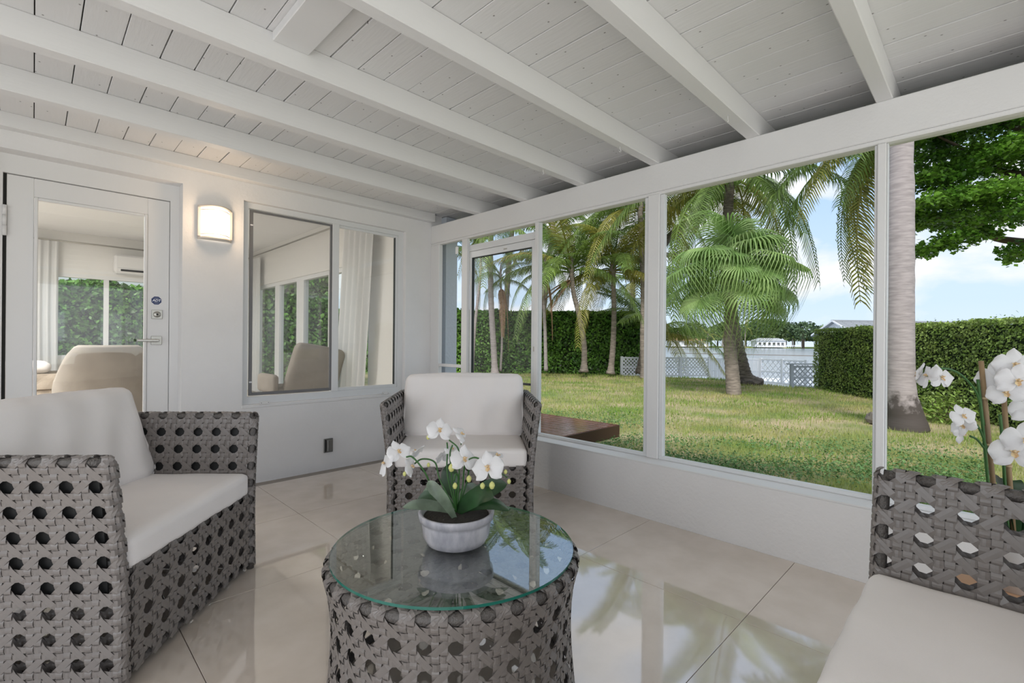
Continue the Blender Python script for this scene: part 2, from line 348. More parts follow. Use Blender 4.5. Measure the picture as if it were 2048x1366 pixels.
# ---- screen door (aluminium) in the screen wall : door_2
d2=S(MB().box(XH+.03,XH+.06,2.662,3.530,1.988,2.046).build('door_2',M['alu']))
def dd(name,y0,y1,z0,z1,m='alu',x0=XH+.03,x1=XH+.07,b=.003):return MB().cbox(x0,x1,y0,y1,z0,z1,b).build(name,M[m],d2)
dd('stile',2.664,2.722,.02,1.985);dd('stile',3.500,3.529,.02,1.985)
dd('rail',2.722,3.500,1.925,1.985);dd('rail',2.722,3.500,.02,.16)
for a,b,c,d in ((2.722,2.727,.16,1.925),(3.493,3.500,.16,1.925),(2.727,3.493,1.919,1.925),(2.727,3.493,.16,.166)):dd('gasket',a,b,c,d,'gasket',XH+.036,XH+.064,.001)
dd('insect_screen',2.727,3.493,.166,1.919,'screen',XH+.049,XH+.051,.0003)
dd('push_bar',2.70,3.49,.755,.775,'black',XH+.072,XH+.092,.004)
dd('latch',2.665,2.69,1.05,1.09,'metal',XH+.02,XH+.03,.002);dd('header_plate',3.02,3.06,1.945,1.955,'metal',XH+.027,XH+.03,.0005)
# ---- house door : door_1
dy0,dy1=4.25,4.295
d1=S(MB().box(DX0,-.135,dy0-.012,dy1,.0,2.25).box(.704,DX1,dy0-.012,dy1,0,2.25).box(-.135,.704,dy0-.012,dy1,2.134,2.25).build('door_1',M['paint']))
def da(name,x0,x1,z0,z1,m='paint',y0=dy0,y1=dy1,b=.003):return MB().cbox(x0,x1,y0,y1,z0,z1,b).build(name,M[m],d1)
da('stile',-.118,.0,.15,2.13);da('stile',.573,.702,.15,2.13);da('rail',.0,.573,2.012,2.13);da('rail',.0,.573,.15,.36)
for a,b,c,d in ((.001,.019,.362,2.011),(.554,.572,.362,2.011),(.019,.554,1.994,2.011),(.019,.554,.362,.38)):da('glazing_bead',a,b,c,d,'paint',dy0-.009,dy0+.02,.004)
da('pane',.019,.554,.38,1.994,'glass',dy0+.018,dy0+.022,.0004)
da('jamb_gap',-.134,-.119,.15,2.141,'gapd',dy0+.01,dy0+.03,.001);
da('threshold',-.135,.715,.0,.148,'alu')
for z in (1.84,.55):
    mb=MB()
    for i in range(3):mb.tube([(-.127,dy0-.018,z-.09+i*.062),(-.127,dy0-.018,z-.03+i*.062)],.0105,10)
    mb.build('hinge',M['paint'],d1,True)
# lockset
dl=MB().cbox(.598,.662,dy0-.008,dy0,1.272,1.336,.002).build('deadbolt',M['metal'],d1)
MB().lathe([(0,0),(.022,0),(.022,.010),(.017,.013),(.0,.013)],24).build('lock_cylinder',M['metal'],dl,True).matrix_local=Matrix.Translation((.63,dy0-.008,1.304))@Matrix.Rotation(R(90),4,'X')
MB().lathe([(0,0),(.007,0),(.006,.003),(0,.003)],16).build('keyhole',M['black'],dl,True).matrix_local=Matrix.Translation((.63,dy0-.021,1.304))@Matrix.Rotation(R(90),4,'X')
lv=MB().cbox(.596,.660,dy0-.008,dy0,1.086,1.148,.002).build('lock_plate',M['metal'],d1)
MB().tube([(.628,dy0-.006,1.117),(.628,dy0-.05,1.117)],.012,12).cbox(.510,.640,dy0-.056,dy0-.042,1.107,1.126,.004).build('lever_handle',M['metal'],lv)
st=MB();ang=[R(22.5+45*i) for i in range(8)];sx,sz,sr=.627,1.404,.031
st.add([(sx+sr*1.02*math.cos(a),dy0-.0012,sz+sr*math.sin(a)) for a in ang]+[(sx+sr*1.02*math.cos(a),dy0-.0001,sz+sr*math.sin(a)) for a in ang],[tuple(range(8)),tuple(range(15,7,-1))]+[(i,(i+1)%8,8+(i+1)%8,8+i) for i in range(8)])
stk=st.build('security_sticker',M['navy'],d1)
def text(s_,size,loc,parent,m,name='lettering',shear=0):
    c=bpy.data.curves.new(name,'FONT');c.body=s_;c.size=size;c.align_x='CENTER';c.align_y='CENTER';c.extrude=.0003;c.offset=size*.02;c.shear=shear
    o=bpy.data.objects.new(name,c);COL.objects.link(o);o.rotation_euler=(R(90),0,0);o.location=loc
    dg=bpy.context.evaluated_depsgraph_get();me=bpy.data.meshes.new_from_object(o.evaluated_get(dg));bpy.data.objects.remove(o)
    me.materials.clear();me.materials.append(m);q=link(name,me,parent);q.rotation_euler=(R(90),0,0);q.location=loc;return q
text('ADT',.024,(sx,dy0-.0018,sz),stk,M['white'],shear=.2)
for zz in (.016,-.017):MB().box(sx-.012,sx+.012,dy0-.0016,dy0-.0012,sz+zz-.0012,sz+zz+.0012).build('lettering_line',M['whiteg'],stk)
# ---- window_1
wy=4.165
w1=S(MB().box(WX0,WX1,wy,wy+.06,WZ0,.672).box(WX0,WX1,wy,wy+.06,2.172,WZ1).box(WX0,1.203,wy,wy+.06,.672,2.172).box(2.560,WX1,wy,wy+.06,.672,2.172).build('window_1',M['alu']))
def wi(name,x0,x1,z0,z1,m='alu',y0=wy+.01,y1=wy+.04,b=.002,par=None):return MB().cbox(x0,x1,y0,y1,z0,z1,b).build(name,M[m],par or w1)
s1=wi('sash',1.885,1.945,.672,2.172,y0=wy-.012)
for a,b,c,d in ((1.945,2.560,2.15,2.172),(1.945,2.560,.672,.700),(2.535,2.560,.700,2.15)):wi('sash_rail',a,b,c,d,par=s1)
wi('gasket',2.529,2.535,.700,2.15,'gasket',par=s1);wi('pane',1.945,2.529,.700,2.15,'glass',wy+.024,wy+.028,.0004,par=s1)
s2=wi('screen_frame',1.212,1.236,.682,2.162,'greyframe',wy-.004,wy+.012)
for a,b,c,d in ((1.866,1.884,.682,2.162),(1.236,1.866,2.145,2.162),(1.236,1.866,.682,.706)):wi('screen_rail',a,b,c,d,'greyframe',wy-.004,wy+.012,par=s2)
for z in (2.04,.79):wi('screen_clip',1.214,1.234,z-.006,z+.006,'alu',wy-.007,wy-.004,.001,par=s2)
wi('screen_mesh',1.236,1.866,.706,2.145,'screen',wy+.002,wy+.003,.0002,par=s2)
wi('pane',1.205,1.88,.674,2.17,'glass',wy+.040,wy+.044,.0004)
for xx in (1.317,2.40):
    br=wi('sill_bracket',xx-.036,xx+.036,.612,.636,'paint',YW-.012,YW-.001)
    for s_ in (-.026,.026):MB().cbox(xx+s_-.002,xx+s_+.002,YW-.0135,YW-.0115,.621,.626,.0004).build('screw',M['black'],br)
S(MB().cbox(WX0-.005,WX1+.01,YW-.006,YW+.05,.588,.612,.004).build('trim_1',M['paint']))
# ============================================================ WALL SCONCE, OUTLET
sc=empty('wall_sconce',(.957,YW,1.99));tag(sc,'lit white half-round wall sconce on the white wall between door and window','lamp')
def arc(r,a0,a1,n,depth):return [(r*math.sin(a0+(a1-a0)*i/n),-depth*math.cos((a0+(a1-a0)*i/n)*90/ (a1/ R(1)) if a1 else 0)) for i in range(n+1)]
def shell(hw,dep,z0,z1,n=20,th=.004):
    """curved front shell of half width hw, bulging dep toward the room"""
    mb=MB();o=[];i_=[]
    for k in range(n+1):
        t_=-1+2*k/n;o.append((hw*t_,-dep*(1-abs(t_)**2.2)-.012));i_.append((hw*t_*.96,-(dep-th)*(1-abs(t_)**2.2)-.004))
    vs=[(x,y,z) for z in (z0,z1) for x,y in o]+[(x,y,z) for z in (z0,z1) for x,y in i_];m_=n+1;fs=[]
    for k in range(n):
        fs+=[(k,k+1,m_+k+1,m_+k),(2*m_+k+1,2*m_+k,3*m_+k,3*m_+k+1),(m_+k,m_+k+1,3*m_+k+1,3*m_+k),(k+1,k,2*m_+k,2*m_+k+1)]
    fs+=[(0,m_,3*m_,2*m_),(n,2*m_+n,3*m_+n,m_+n)]
    return mb.add(vs,fs)
MB().cbox(-.112,.112,-.012,-.001,-.115,.115,.004).build('backplate',M['lampw'],sc)
shell(.095,.082,-.108,.108).build('shade',M['lampon'],sc,True)
shell(.112,.088,-.125,-.108).build('bottom_cap',M['lampw'],sc,True);shell(.112,.088,.108,.122).build('top_cap',M['lampw'],sc,True)
MB().add([(0,-.01,.121)]+[(.112*t_,-.088*(1-abs(t_)**2.2)-.012,.121) for t_ in [-1+k/10 for k in range(21)]],[(0,k+1,k+2) for k in range(20)]).add([(0,-.01,-.124)]+[(.112*t_,-.088*(1-abs(t_)**2.2)-.012,-.124) for t_ in [-1+k/10 for k in range(21)]],[(0,k+2,k+1) for k in range(20)]).build('cap_lid',M['lampw'],sc)
for z in (-.088,.090):shell(.098,.0845,z-.0025,z+.0025).build('trim_band',M['lampw'],sc,True)
for s_ in (-1,1):MB().cbox(s_*.104-.010,s_*.104+.010,-.03,-.012,-.108,.108,.003).build('side_strip',M['lampw'],sc)
ld=bpy.data.lights.new('lamp_bulb','POINT');ld.energy=2.6;ld.color=(1,.72,.46);ld.shadow_soft_size=.06;lo=bpy.data.objects.new('lamp_bulb',ld);COL.objects.link(lo);lo.location=(.957,YW-.16,1.99)
ou=empty('wall_outlet',(1.842,YW,.204));tag(ou,'small grey metal weatherproof outlet cover low on the white wall','outlet')
MB().cbox(-.041,.041,-.012,-.001,-.061,.061,.003).build('cover_plate',M['outlet'],ou)
MB().cbox(-.016,.034,-.03,-.012,-.050,.052,.005).build('flip_lid',M['outlet'],ou)
MB().cbox(-.034,-.022,-.016,-.012,-.052,.054,.001).build('hinge_slot',M['black'],ou)
# ============================================================ WEAVE
PU,PV=.088,.082
def strands(map_,iu0,iu1,iv0,iv1,cyc=0,vH=None,hH=.0023,kinds='VHAB',trim=True):
    """cane weave; indices are in periods. map_(u,v,h)->(x,y,z) takes metres. returns list of MB, one per strand"""
    outl=[];Q=.3625;w=.119
    def ribbon(cl,nu,nv):
        # cl: list of (u,v,h) period units ; (nu,nv) crosswise unit
        mb=MB();vs=[];n=len(cl)
        for (a,b,h) in cl:
            dx,dy=nu*w,nv*w
            vs+= [map_((a-dx)*PU,(b-dy)*PV,h*hH-.0001),map_(a*PU,b*PV,h*hH+.0003),map_((a+dx)*PU,(b+dy)*PV,h*hH-.0001),map_(a*PU,b*PV,h*hH-.0012)]
        fs=[]
        for i in range(n-1):
            for j in range(4):fs.append((i*4+j,i*4+(j+1)%4,i*4+4+(j+1)%4,i*4+4+j))
        fs+=[(0,3,2,1),((n-1)*4,(n-1)*4+1,(n-1)*4+2,(n-1)*4+3)]
        mb.add(vs,fs);outl.append(mb)
    def keys(pat,a0,a1,base):
        # pat: dict offset->sign ; returns sorted (t,h) within [a0,a1] with mid points
        ks=[]
        for m_ in range(math.floor(a0)-1,math.ceil(a1)+2):
            for o,sg in pat:ks.append((m_+o,sg))
        ks.sort();res=[]
        for i in range(len(ks)-1):
            t0,h0=ks[i];t1,h1=ks[i+1]
            res+=[(t0-.04,h0),(t0+.04,h0)]
        r=[(t,h) for t,h in res if a0+.01<t<a1-.01]
        return [(a0,r[0][1]*.5)]+r+[(a1,r[-1][1]*.5)] if r else []
    vH=iv1 if vH is None else vH
    if 'V' in kinds:
        for i in range(math.floor(iu0)-1,math.ceil(iu1)+1):
            for s in (1,-1):
                a=i+s*Q
                if not(iu0+.10<a<iu1-.10):continue
                pat=[(-Q,s),(-.1375,-s),(.1375,s),(Q,-s)]
                ribbon([(a,t,h) for t,h in keys(pat,iv0,iv1,0)],1,0)
    if 'H' in kinds:
        for j in range(math.floor(iv0)-1,math.ceil(vH)+1):
            for r in (1,-1):
                b=j+r*Q
                if not(iv0+.1<b<vH-.08):continue
                pat=[(-Q,-r),(-.1375,r),(.1375,-r),(Q,r)]
                ribbon([(t,b,h) for t,h in keys(pat,iu0,iu1,0)],0,1)
    D=.7071
    for sgn,kind in ((1,'A'),(-1,'B')):
        if kind not in kinds:continue
        if sgn>0:pat=[(-Q,1),(-.1375,-1),(.1375,-1),(Q,1)];ks=range(math.floor(iv0-iu1)-1,math.ceil(iv1-iu0)+1)
        else:pat=[(-Q,-1),(-.1375,1),(.1375,1),(Q,-1)];ks=range(math.floor(iv0+iu0)-1,math.ceil(iv1+iu1)+1)
        for k in ks:
            c=k+.5
            if cyc:
                # parametrise by v
                a0=(iv0-c)*sgn;a1=(iv1-c)*sgn
                if not(0<=c%1e9):pass
                a0,a1=min(a0,a1),max(a0,a1)
                if not(-1e-6<=(a0 if sgn>0 else a1) - (0)<iu1-iu0-1e-6):continue
            else:
                if sgn>0:a0=max(iu0,iv0-c);a1=min(iu1,iv1-c)
                else:a0=max(iu0,c-iv1);a1=min(iu1,c-iv0)
                if a1-a0<.45:continue
            ribbon([(t,c+sgn*t,h) for t,h in keys(pat,a0,a1,0)],D if sgn<0 else -D,D)
    return outl
RR=.023
HA=.765;WD=.975;DP=.80
def flare(z):
    """how far the side leans inward from its top, metres"""
    q=(HA-z)/HA;return .052*math.sin(min(1,q*1.35)*math.pi/2)-.008*max(0,q-.6)
def arm_map(side,W_):
    L=DP-RR-.01;HC=HA-RR;arcl=math.pi*RR
    def f(u,v,h):
        v=max(v,.012)
        zc=min(v,HC);beta=0 if v<=HC else min((v-HC)/RR,math.pi/2)
        if u<=L:y=RR+L-u;nx,ny=1,0
        elif u<=L+arcl:al=(u-L)/RR;y=RR;nx,ny=math.cos(al),-math.sin(al)
        else:y=RR+(u-L-arcl);nx,ny=-1,0
        r=RR+h
        xc=W_/2-RR-flare(zc)
        lean=-.012*(1-zc/HA)
        x=xc+nx*math.cos(beta)*r;yy=y+ny*math.cos(beta)*r+lean;z=zc+math.sin(beta)*r
        return (side*x,yy,z)
    return f,2*L+arcl,HC+RR*math.pi/2
def arm(parent,side,W_,asstuff=False):
    f,U,V=arm_map(side,W_)
    HC=HA-RR
    L=DP-RR-.01
    fr=MB()
    xz=lambda z:side*(W_/2-RR-flare(z))
    fr.tube([(xz(z),RR+.0-.012*(1-z/HA),z) for z in np.linspace(.0,HC,9)],RR-.006,10)
    fr.tube([(xz(HC),y,HC) for y in np.linspace(RR,DP-RR,4)],RR-.006,10)
    fr.tube([(xz(.03),y,.03) for y in np.linspace(RR,DP-RR,4)],RR-.010,8)
    fr.tube([(xz(z),DP-RR,z) for z in np.linspace(.0,HC,7)],RR-.006,10)
    o=fr.build('arm',M['rtube'],parent,True)
    if W_<1.2:
        ln=MB()
        for z0_,z1_ in ((.30,.45),(.45,.60),(.60,.73)):
            ln.add([(xz(z0_)-.003,RR+.03,z0_),(xz(z0_)-.003,DP-.04,z0_),(xz(z1_)-.003,DP-.04,z1_),(xz(z1_)-.003,RR+.03,z1_),(xz(z0_)+.003,RR+.03,z0_),(xz(z0_)+.003,DP-.04,z0_),(xz(z1_)+.003,DP-.04,z1_),(xz(z1_)+.003,RR+.03,z1_)],[(0,1,2,3),(7,6,5,4),(0,3,7,4),(1,5,6,2)]+([(3,2,6,7)] if z1_>.7 else [])+([(0,4,5,1)] if z0_<.31 else []))
        ln.build('arm_shade_sheet',M['rdark'],o)  # dark sheet added so the weave holes look shaded
    # pattern phase: hole centres level with the top tube, arc centre at half period
    iu0=0;cu=(L+math.pi*RR/2)/PU;du=(math.floor(cu)+(.5 if W_>1.2 else .72))-cu
    HT=HC/PV;dv=math.ceil(HT)-HT-.12
    g=lambda u,v,h:f(u-du*PU,v-dv*PV,h)
    ss=strands(g,du,du+U/PU,dv+.12,dv+V/PV,vH=dv+HT)
    if asstuff:
        al=MB()
        for s in ss:al.add(np.concatenate(s.v),s.f)
        tag(al.build('woven_strands',M['rattan'],o),kind='stuff')
    else:
        for s in ss:s.build('woven_strand',M['rattan'],o)
    return o
def panel(parent,name,x0,x1,y,z0,z1,asstuff=False,wrap=True,back=False):
    """upright woven panel between two arms, weave on the -y face (or +y when back) wrapping over a top tube"""
    o=MB();s=1 if back else -1
    o.tube([(x0,y,z0),(x0,y,z1-RR),(x1,y,z1-RR),(x1,y,z0)],RR-.008,10,closed=True)
    o=o.build(name,M['rtube'],parent,True)
    HC=z1-RR;ht=HC-z0;n=(x1-x0)/PU
    def f(u,v,h):
        zc=min(v,ht);be=0 if v<=ht else min((v-ht)/RR,math.pi)
        bow=.0
        return (x0+u,y+s*math.cos(be)*(RR+h)+bow,z0+zc+math.sin(be)*(RR+h))
    HT=ht/PV;dv=math.ceil(HT)-HT-.12
    off=(1-(n%1))/2
    g=lambda u,v,h:f(u-off*PU,v-dv*PV,h)
    ss=strands(g,off,off+n,dv,dv+HT+RR*math.pi/PV,vH=dv+HT)
    if asstuff:
        al=MB()
        for q in ss:al.add(np.concatenate(q.v),q.f)
        tag(al.build('woven_strands',M['rattan'],o),kind='stuff')
    else:
        for q in ss:q.build('woven_strand',M['rattan'],o)
    return o
def cushion(name,parent,w,d,h,r=.035,bulge=.012,wr=.004,seed=0,n=26,loc=(0,0,0),rot=(0,0,0),crease=0,mt='cush',dome=0):
    bm=bmesh.new();bmesh.ops.create_cube(bm,size=1)
    bmesh.ops.subdivide_edges(bm,edges=bm.edges[:],cuts=n,use_grid_fill=True)
    from mathutils import noise
    for v in bm.verts:
        c=v.co.copy();p=Vector((c.x*w,c.y*d,c.z*h));inner=Vector((max(-w/2+r,min(w/2-r,p.x)),max(-d/2+r,min(d/2-r,p.y)),max(-h/2+r,min(h/2-r,p.z))))
        dn=p-inner;q=inner+(dn.normalized()*r if dn.length>1e-9 else Vector())
        if dn.length<r and dn.length>0 :pass
        X,Y,Z=2*c.x,2*c.y,2*c.z
        q.z+=math.copysign(bulge,Z)*abs(Z)**2*(1-X*X)*(1-Y*Y) if abs(Z)>.01 else 0
        q.y+=math.copysign(bulge*.6,Y)*abs(Y)**2*(1-X*X)*(1-Z*Z)
        q.x+=math.copysign(bulge*.6,X)*abs(X)**2*(1-Y*Y)*(1-Z*Z)
        if dome:q.z+=dome*(1-X*X)*(c.z+.5)
        nn=noise.noise(Vector((q.x*7+seed,q.y*7,q.z*4)))*wr+noise.noise(Vector((q.x*22+seed,q.y*9,q.z*9)))*wr*.45
        q+=(dn.normalized() if dn.length>1e-9 else Vector((0,0,1)))*nn
        if crease:
            q+=Vector((0,1,0))*math.copysign(1,Y)*crease*math.sin(q.x*31+2.2*math.sin(q.z*9+seed)+seed)*(abs(Y)>.8)*max(0,(1-c.z*1.2))*.5
        v.co=q
    bmesh.ops.recalc_face_normals(bm,faces=bm.faces[:])
    me=bpy.data.meshes.new(name);bm.to_mesh(me);bm.free();me.materials.append(M[mt]);me.polygons.foreach_set('use_smooth',[True]*len(me.polygons))
    o=link(name,me,parent);o.location=loc;o.rotation_euler=rot;return o
def feet(parent,W_):
    for sx in (-1,1):
        for y in (RR,DP-RR):
            MB().lathe([(0,-.0),(.014,-.0),(.016,.012),(.016,.03),(0,.03)],12,(sx*(W_/2-RR-flare(0)),y-(.012 if y<.1 else 0),0)).build('foot',M['black'],parent,True)
def armchair(loc,rz,W_,label,group=None,sofa=False,seat_n=1,seed=0,name='armchair',cat='chair'):
    root=empty(name,loc,rz);tag(root,label,cat,group)
    arm(root,1,W_,asstuff=sofa);arm(root,-1,W_)
    xi=W_/2-2*RR-flare(.2)-.004
    panel(root,'front_panel',-xi,xi,RR+.002,.03,.385,asstuff=sofa)
    panel(root,'back_panel',-W_/2+2*RR,W_/2-2*RR,DP-RR,.03,HA,asstuff=True,back=True)
    MB().box(-xi,xi,.05,DP-.05,.315,.335).build('seat_deck',M['rdark'],root)
    feet(root,W_)
    if not sofa:
        xs_=W_/2-2*RR-flare(.46)
        cushion('seat_cushion',root,2*xs_-.004,.70,.115,.03,.006,.003,seed,loc=(0,.355,.4205))
        cushion('back_cushion',root,2*(W_/2-2*RR-flare(.65))-.012,.165,.45,.045,.022,.006,seed+3,loc=(0,.585,.662),rot=(R(-19),0,0),crease=.014)
    else:
        xs_=W_/2-2*RR-flare(.46)
        for i in range(seat_n):
            w=(2*xs_-.004)/seat_n
            cushion('seat_cushion',root,w-.004,.70,.115,.03,.006,.003,seed+i,n=34,loc=(-xs_+.002+w*(i+.5),.352,.4205),crease=.004)
            cushion('back_cushion',root,w-.012,.165,.45,.055,.022,.005,seed+3+i,loc=(-xs_+w*(i+.5),.61,.683),rot=(R(-13),0,0),crease=.006)
    return root
def copy_tree(o,parent=None):
    c=o.copy();COL.objects.link(c);c.parent=parent
    for ch in o.children:copy_tree(ch,c)
    return c
# local frame: x to the chair's side, y to its back
A=Vector((.165,1.907,0));B=Vector((.825,2.632,0));mid=(A+B)/2
ang=math.atan2((B-A).y,(B-A).x)
ch1=armchair((mid.x,mid.y,0),ang,WD,'woven grey-brown armchair whose high arm stands before the glass door, seen from its side')
c2_=Vector((1.815,2.235,0));ba=Vector((.655,.755,0)).normalized()
ch2=copy_tree(ch1);ch2.location=c2_;ch2.rotation_euler=(0,0,math.atan2(ba.y,ba.x)-math.pi/2)
ch2['label']='woven grey-brown armchair facing us in the corner beyond the glass table, under the window'
lsw=1.50
ch3=armchair((1.822-lsw/2,.245,0),math.pi,lsw,'woven loveseat with off-white seat cushions in front of the tall orchid',sofa=True,seat_n=2,seed=9,name='loveseat',cat='sofa')
# ============================================================ COFFEE TABLE
TC=(1.0,1.262);TR,TZ=.43,.448
tb=empty('coffee_table',(TC[0],TC[1],0));tag(tb,'round woven grey-brown drum coffee table with inset glass top','table')
def trad(z):
    q=z/TZ;return .385+.012*(1-q)+.030*q**5+.012*math.sin(q*math.pi)*-1+.005
def tside(u,v,h):
    HC=TZ-.024
    zc=min(v,HC);be=0 if v<=HC else min((v-HC)/.024,math.pi*.95)
    r=trad(zc)-.024+math.cos(be)*(.024+h);th=u/(31*PU)*2*math.pi
    # small random wobble keeps the tube from looking machined
    return (r*math.cos(th),r*math.sin(th),zc+math.sin(be)*(.024+h))
fm=MB();HCt=TZ-.024
fm.tube([((trad(HCt)-.024)*math.cos(t),(trad(HCt)-.024)*math.sin(t),HCt) for t in np.linspace(0,2*math.pi,49)[:-1]],.019,10,closed=True)
fm.tube([((trad(.02)-.024)*math.cos(t),(trad(.02)-.024)*math.sin(t),.02) for t in np.linspace(0,2*math.pi,49)[:-1]],.014,8,closed=True)
side=fm.build('drum_side',M['rtube'],tb,True)
for i in range(4):
    t=R(45+90*i);r_=trad(.2)-.03
    fm2=MB().tube([(( trad(z)-.036)*math.cos(t),(trad(z)-.036)*math.sin(t),z) for z in np.linspace(0.0,HCt,6)],.012,8).build('leg_post',M['rtube'],tb,True)
HT=HCt/PV;dv=math.ceil(HT)-HT-.15
gs=lambda u,v,h:tside(u,max(v-dv*PV,.006),h)
for s in strands(gs,0,31,dv+.05,dv+HT+.024*math.pi*.95/PV,cyc=1,vH=dv+HT):s.build('woven_strand',M['rattan'],side)
# flat woven top under the glass
RT=trad(HCt)-.03
tt=MB().tube([(-RT*.98,0,TZ-.032),(RT*.98,0,TZ-.032)],.009,8).tube([(0,-RT*.98,TZ-.034),(0,RT*.98,TZ-.034)],.009,8).build('woven_top',M['rtube'],tb,True)
rotT=R(20)
def ttop(u,v,h):
    x,y=u-5*PU,v-5*PV;r=math.hypot(x,y)
    if r>RT:x*=RT/r;y*=RT/r
    return (x*math.cos(rotT)-y*math.sin(rotT),x*math.sin(rotT)+y*math.cos(rotT),TZ-.017+h)
def clipped(ss):
    """drop the parts of a strand outside the disc"""
    for s in ss:
        V=np.concatenate(s.v);n=len(V)//4
        rad=np.hypot(V[1::4,0],V[1::4,1]);ok=rad<RT-.002
        if ok.sum()<2:continue
        idx=np.where(ok)[0];a,b=max(idx[0]-1,0),min(idx[-1]+1,n-1)
        V=V[a*4:(b+1)*4];m_=b-a+1;fs=[(i*4+j,i*4+(j+1)%4,i*4+4+(j+1)%4,i*4+4+j) for i in range(m_-1) for j in range(4)]
        q=MB().add(V,fs);yield q
for s in clipped(strands(ttop,.2,9.8,-.4,10.4)):s.build('woven_strand',M['rattan'],tt)
GZ=TZ+.003
gl=MB();gr=.393
gl.cur=0;n=72;ring=[(gr*math.cos(2*math.pi*j/n),gr*math.sin(2*math.pi*j/n)) for j in range(n)]
gl.add([(x,y,GZ+.008) for x,y in ring]+[(x,y,GZ) for x,y in ring],[tuple(range(n)),tuple(range(2*n-1,n-1,-1))]);gl.cur=1
gl.add([(x,y,GZ+.008) for x,y in ring]+[(x,y,GZ) for x,y in ring],[(j,(j+1)%n,n+(j+1)%n,n+j)[::-1] for j in range(n)])
gl.build('glass_top',[M['tglass'],M['gedge']],tb)
GT=GZ+.008
# ============================================================ ORCHIDS
def catmull(P,n=6):
    P=[Vector(p) for p in P];Q=[P[0]*2-P[1]]+P+[P[-1]*2-P[-2]];o=[]
    for i in range(1,len(Q)-2):
        for k in range(n):
            t=k/n;a,b,c,d=Q[i-1],Q[i],Q[i+1],Q[i+2]
            o.append(.5*((2*b)+(c-a)*t+(2*a-5*b+4*c-d)*t*t+(3*b-a-3*c+d)*t**3))
    o.append(P[-1]);return o
def petal_mesh(name,L,Wm,cup,n=6,m_=6,pw=1.0,base=.15):
    V=[];
    for i in range(n+1):
        t=i/n;wd=Wm*math.sqrt(max(0,1-(2*(.09+.9*t**.9)-1)**2))*(.55+.45*min(1,t*2.2)) if i<n else Wm*.25
        if i==0:wd=Wm*.22
        for j in range(m_+1):
            s=-1+2*j/m_
            V.append((s*wd*.5,L*t*(1-.10*s*s*(t>.6)),cup*(t*t)+.10*Wm*s*s*(1 if cup>=0 else -1)-.02*L*math.sin(3*s+5*t)))
    Fc=[(i*(m_+1)+j,i*(m_+1)+j+1,(i+1)*(m_+1)+j+1,(i+1)*(m_+1)+j) for i in range(n) for j in range(m_)]
    me=npmesh(name,V,Fc,M['petal'],True);return me
PET=petal_mesh('petal',.041,.054,-.004,n=8);SEP=petal_mesh('sepal',.041,.031,-.007,n=8)
def lip_mesh():
    mb=MB();mb.tube([(0,0,.001),(0,.003,.006),(0,.0,.011)],[.0030,.0034,.002],8)
    mb.add([(-.005,-.001,.003),(.005,-.001,.003),(.006,-.008,.008),(0,-.013,.010),(-.006,-.008,.008),(0,-.005,.004)],[(0,5,4),(0,1,5),(1,2,5),(5,2,3),(5,3,4)])
    mb.add([(-.002,-.003,.005),(-.008,.003,.010),(-.004,.004,.008)],[(0,1,2)]).add([(.002,-.003,.005),(.008,.003,.010),(.004,.004,.008)],[(2,1,0)])
    o=mb.build('flower',M['lip'],None,True);me=o.data;bpy.data.objects.remove(o);return me
LIP=lip_mesh()
def flower(parent,pos,facing,roll_=0,sc_=1.0,name='flower'):
    """pos in parent's local space"""
    f=link(name,LIP,parent)
    q=Vector(facing).normalized().to_track_quat('Z','Y').to_matrix().to_4x4()@Matrix.Rotation(roll_,4,'Z')
    f.matrix_local=Matrix.Translation(pos)@q@Matrix.Scale(sc_,4)
    f['label']='yellow and brown lipped bloom centre'
    for a,me,nm in ((90,PET,'petal'),(-90,PET,'petal'),(0,SEP,'sepal'),(128,SEP,'sepal'),(-128,SEP,'sepal')):
        p=link(nm,me,f);p.matrix_local=Matrix.Rotation(R(a+rnd.uniform(-5,5)),4,'Z')@Matrix.Rotation(R(rnd.uniform(-4,12)),4,'X')@Matrix.Translation((0,.002,0 if nm=='sepal' else .0015))
    return f
def strap_leaf(parent,pts,w,m='oleaf',fold=.25,n=8,name='leaf',tilt=None):
    P=catmull(pts,n);mb=MB();V=[];K=len(P)
    for i,p in enumerate(P):
        t=(P[min(i+1,K-1)]-P[max(i-1,0)]).normalized();sd_=t.cross(tilt or Vector((0,0,1)));sd_=sd_.normalized() if sd_.length>.05 else Vector((1,0,0));nn=sd_.cross(t).normalized()
        q=i/(K-1);ww=w*(.40+.60*math.sin(min(1,q/.6)*math.pi/2)) if q<.6 else w*max(0,1-((q-.6)/.4)**1.9)**.75+.0005
        for s in (-1,-.5,0,.5,1):V.append(p+sd_*(ww/2*s)+nn*(fold*ww*abs(s)**1.3*.5))
    Fc=[(i*5+j,i*5+j+1,i*5+6+j,i*5+5+j) for i in range(K-1) for j in range(4)]
    V2=[v-Vector((0,0,.0015)) for v in V];nV=len(V)
    mb.add([v[:] for v in V],Fc).add([v[:] for v in V2],[f[::-1] for f in Fc])
    return mb.build(name,M[m],parent,True)
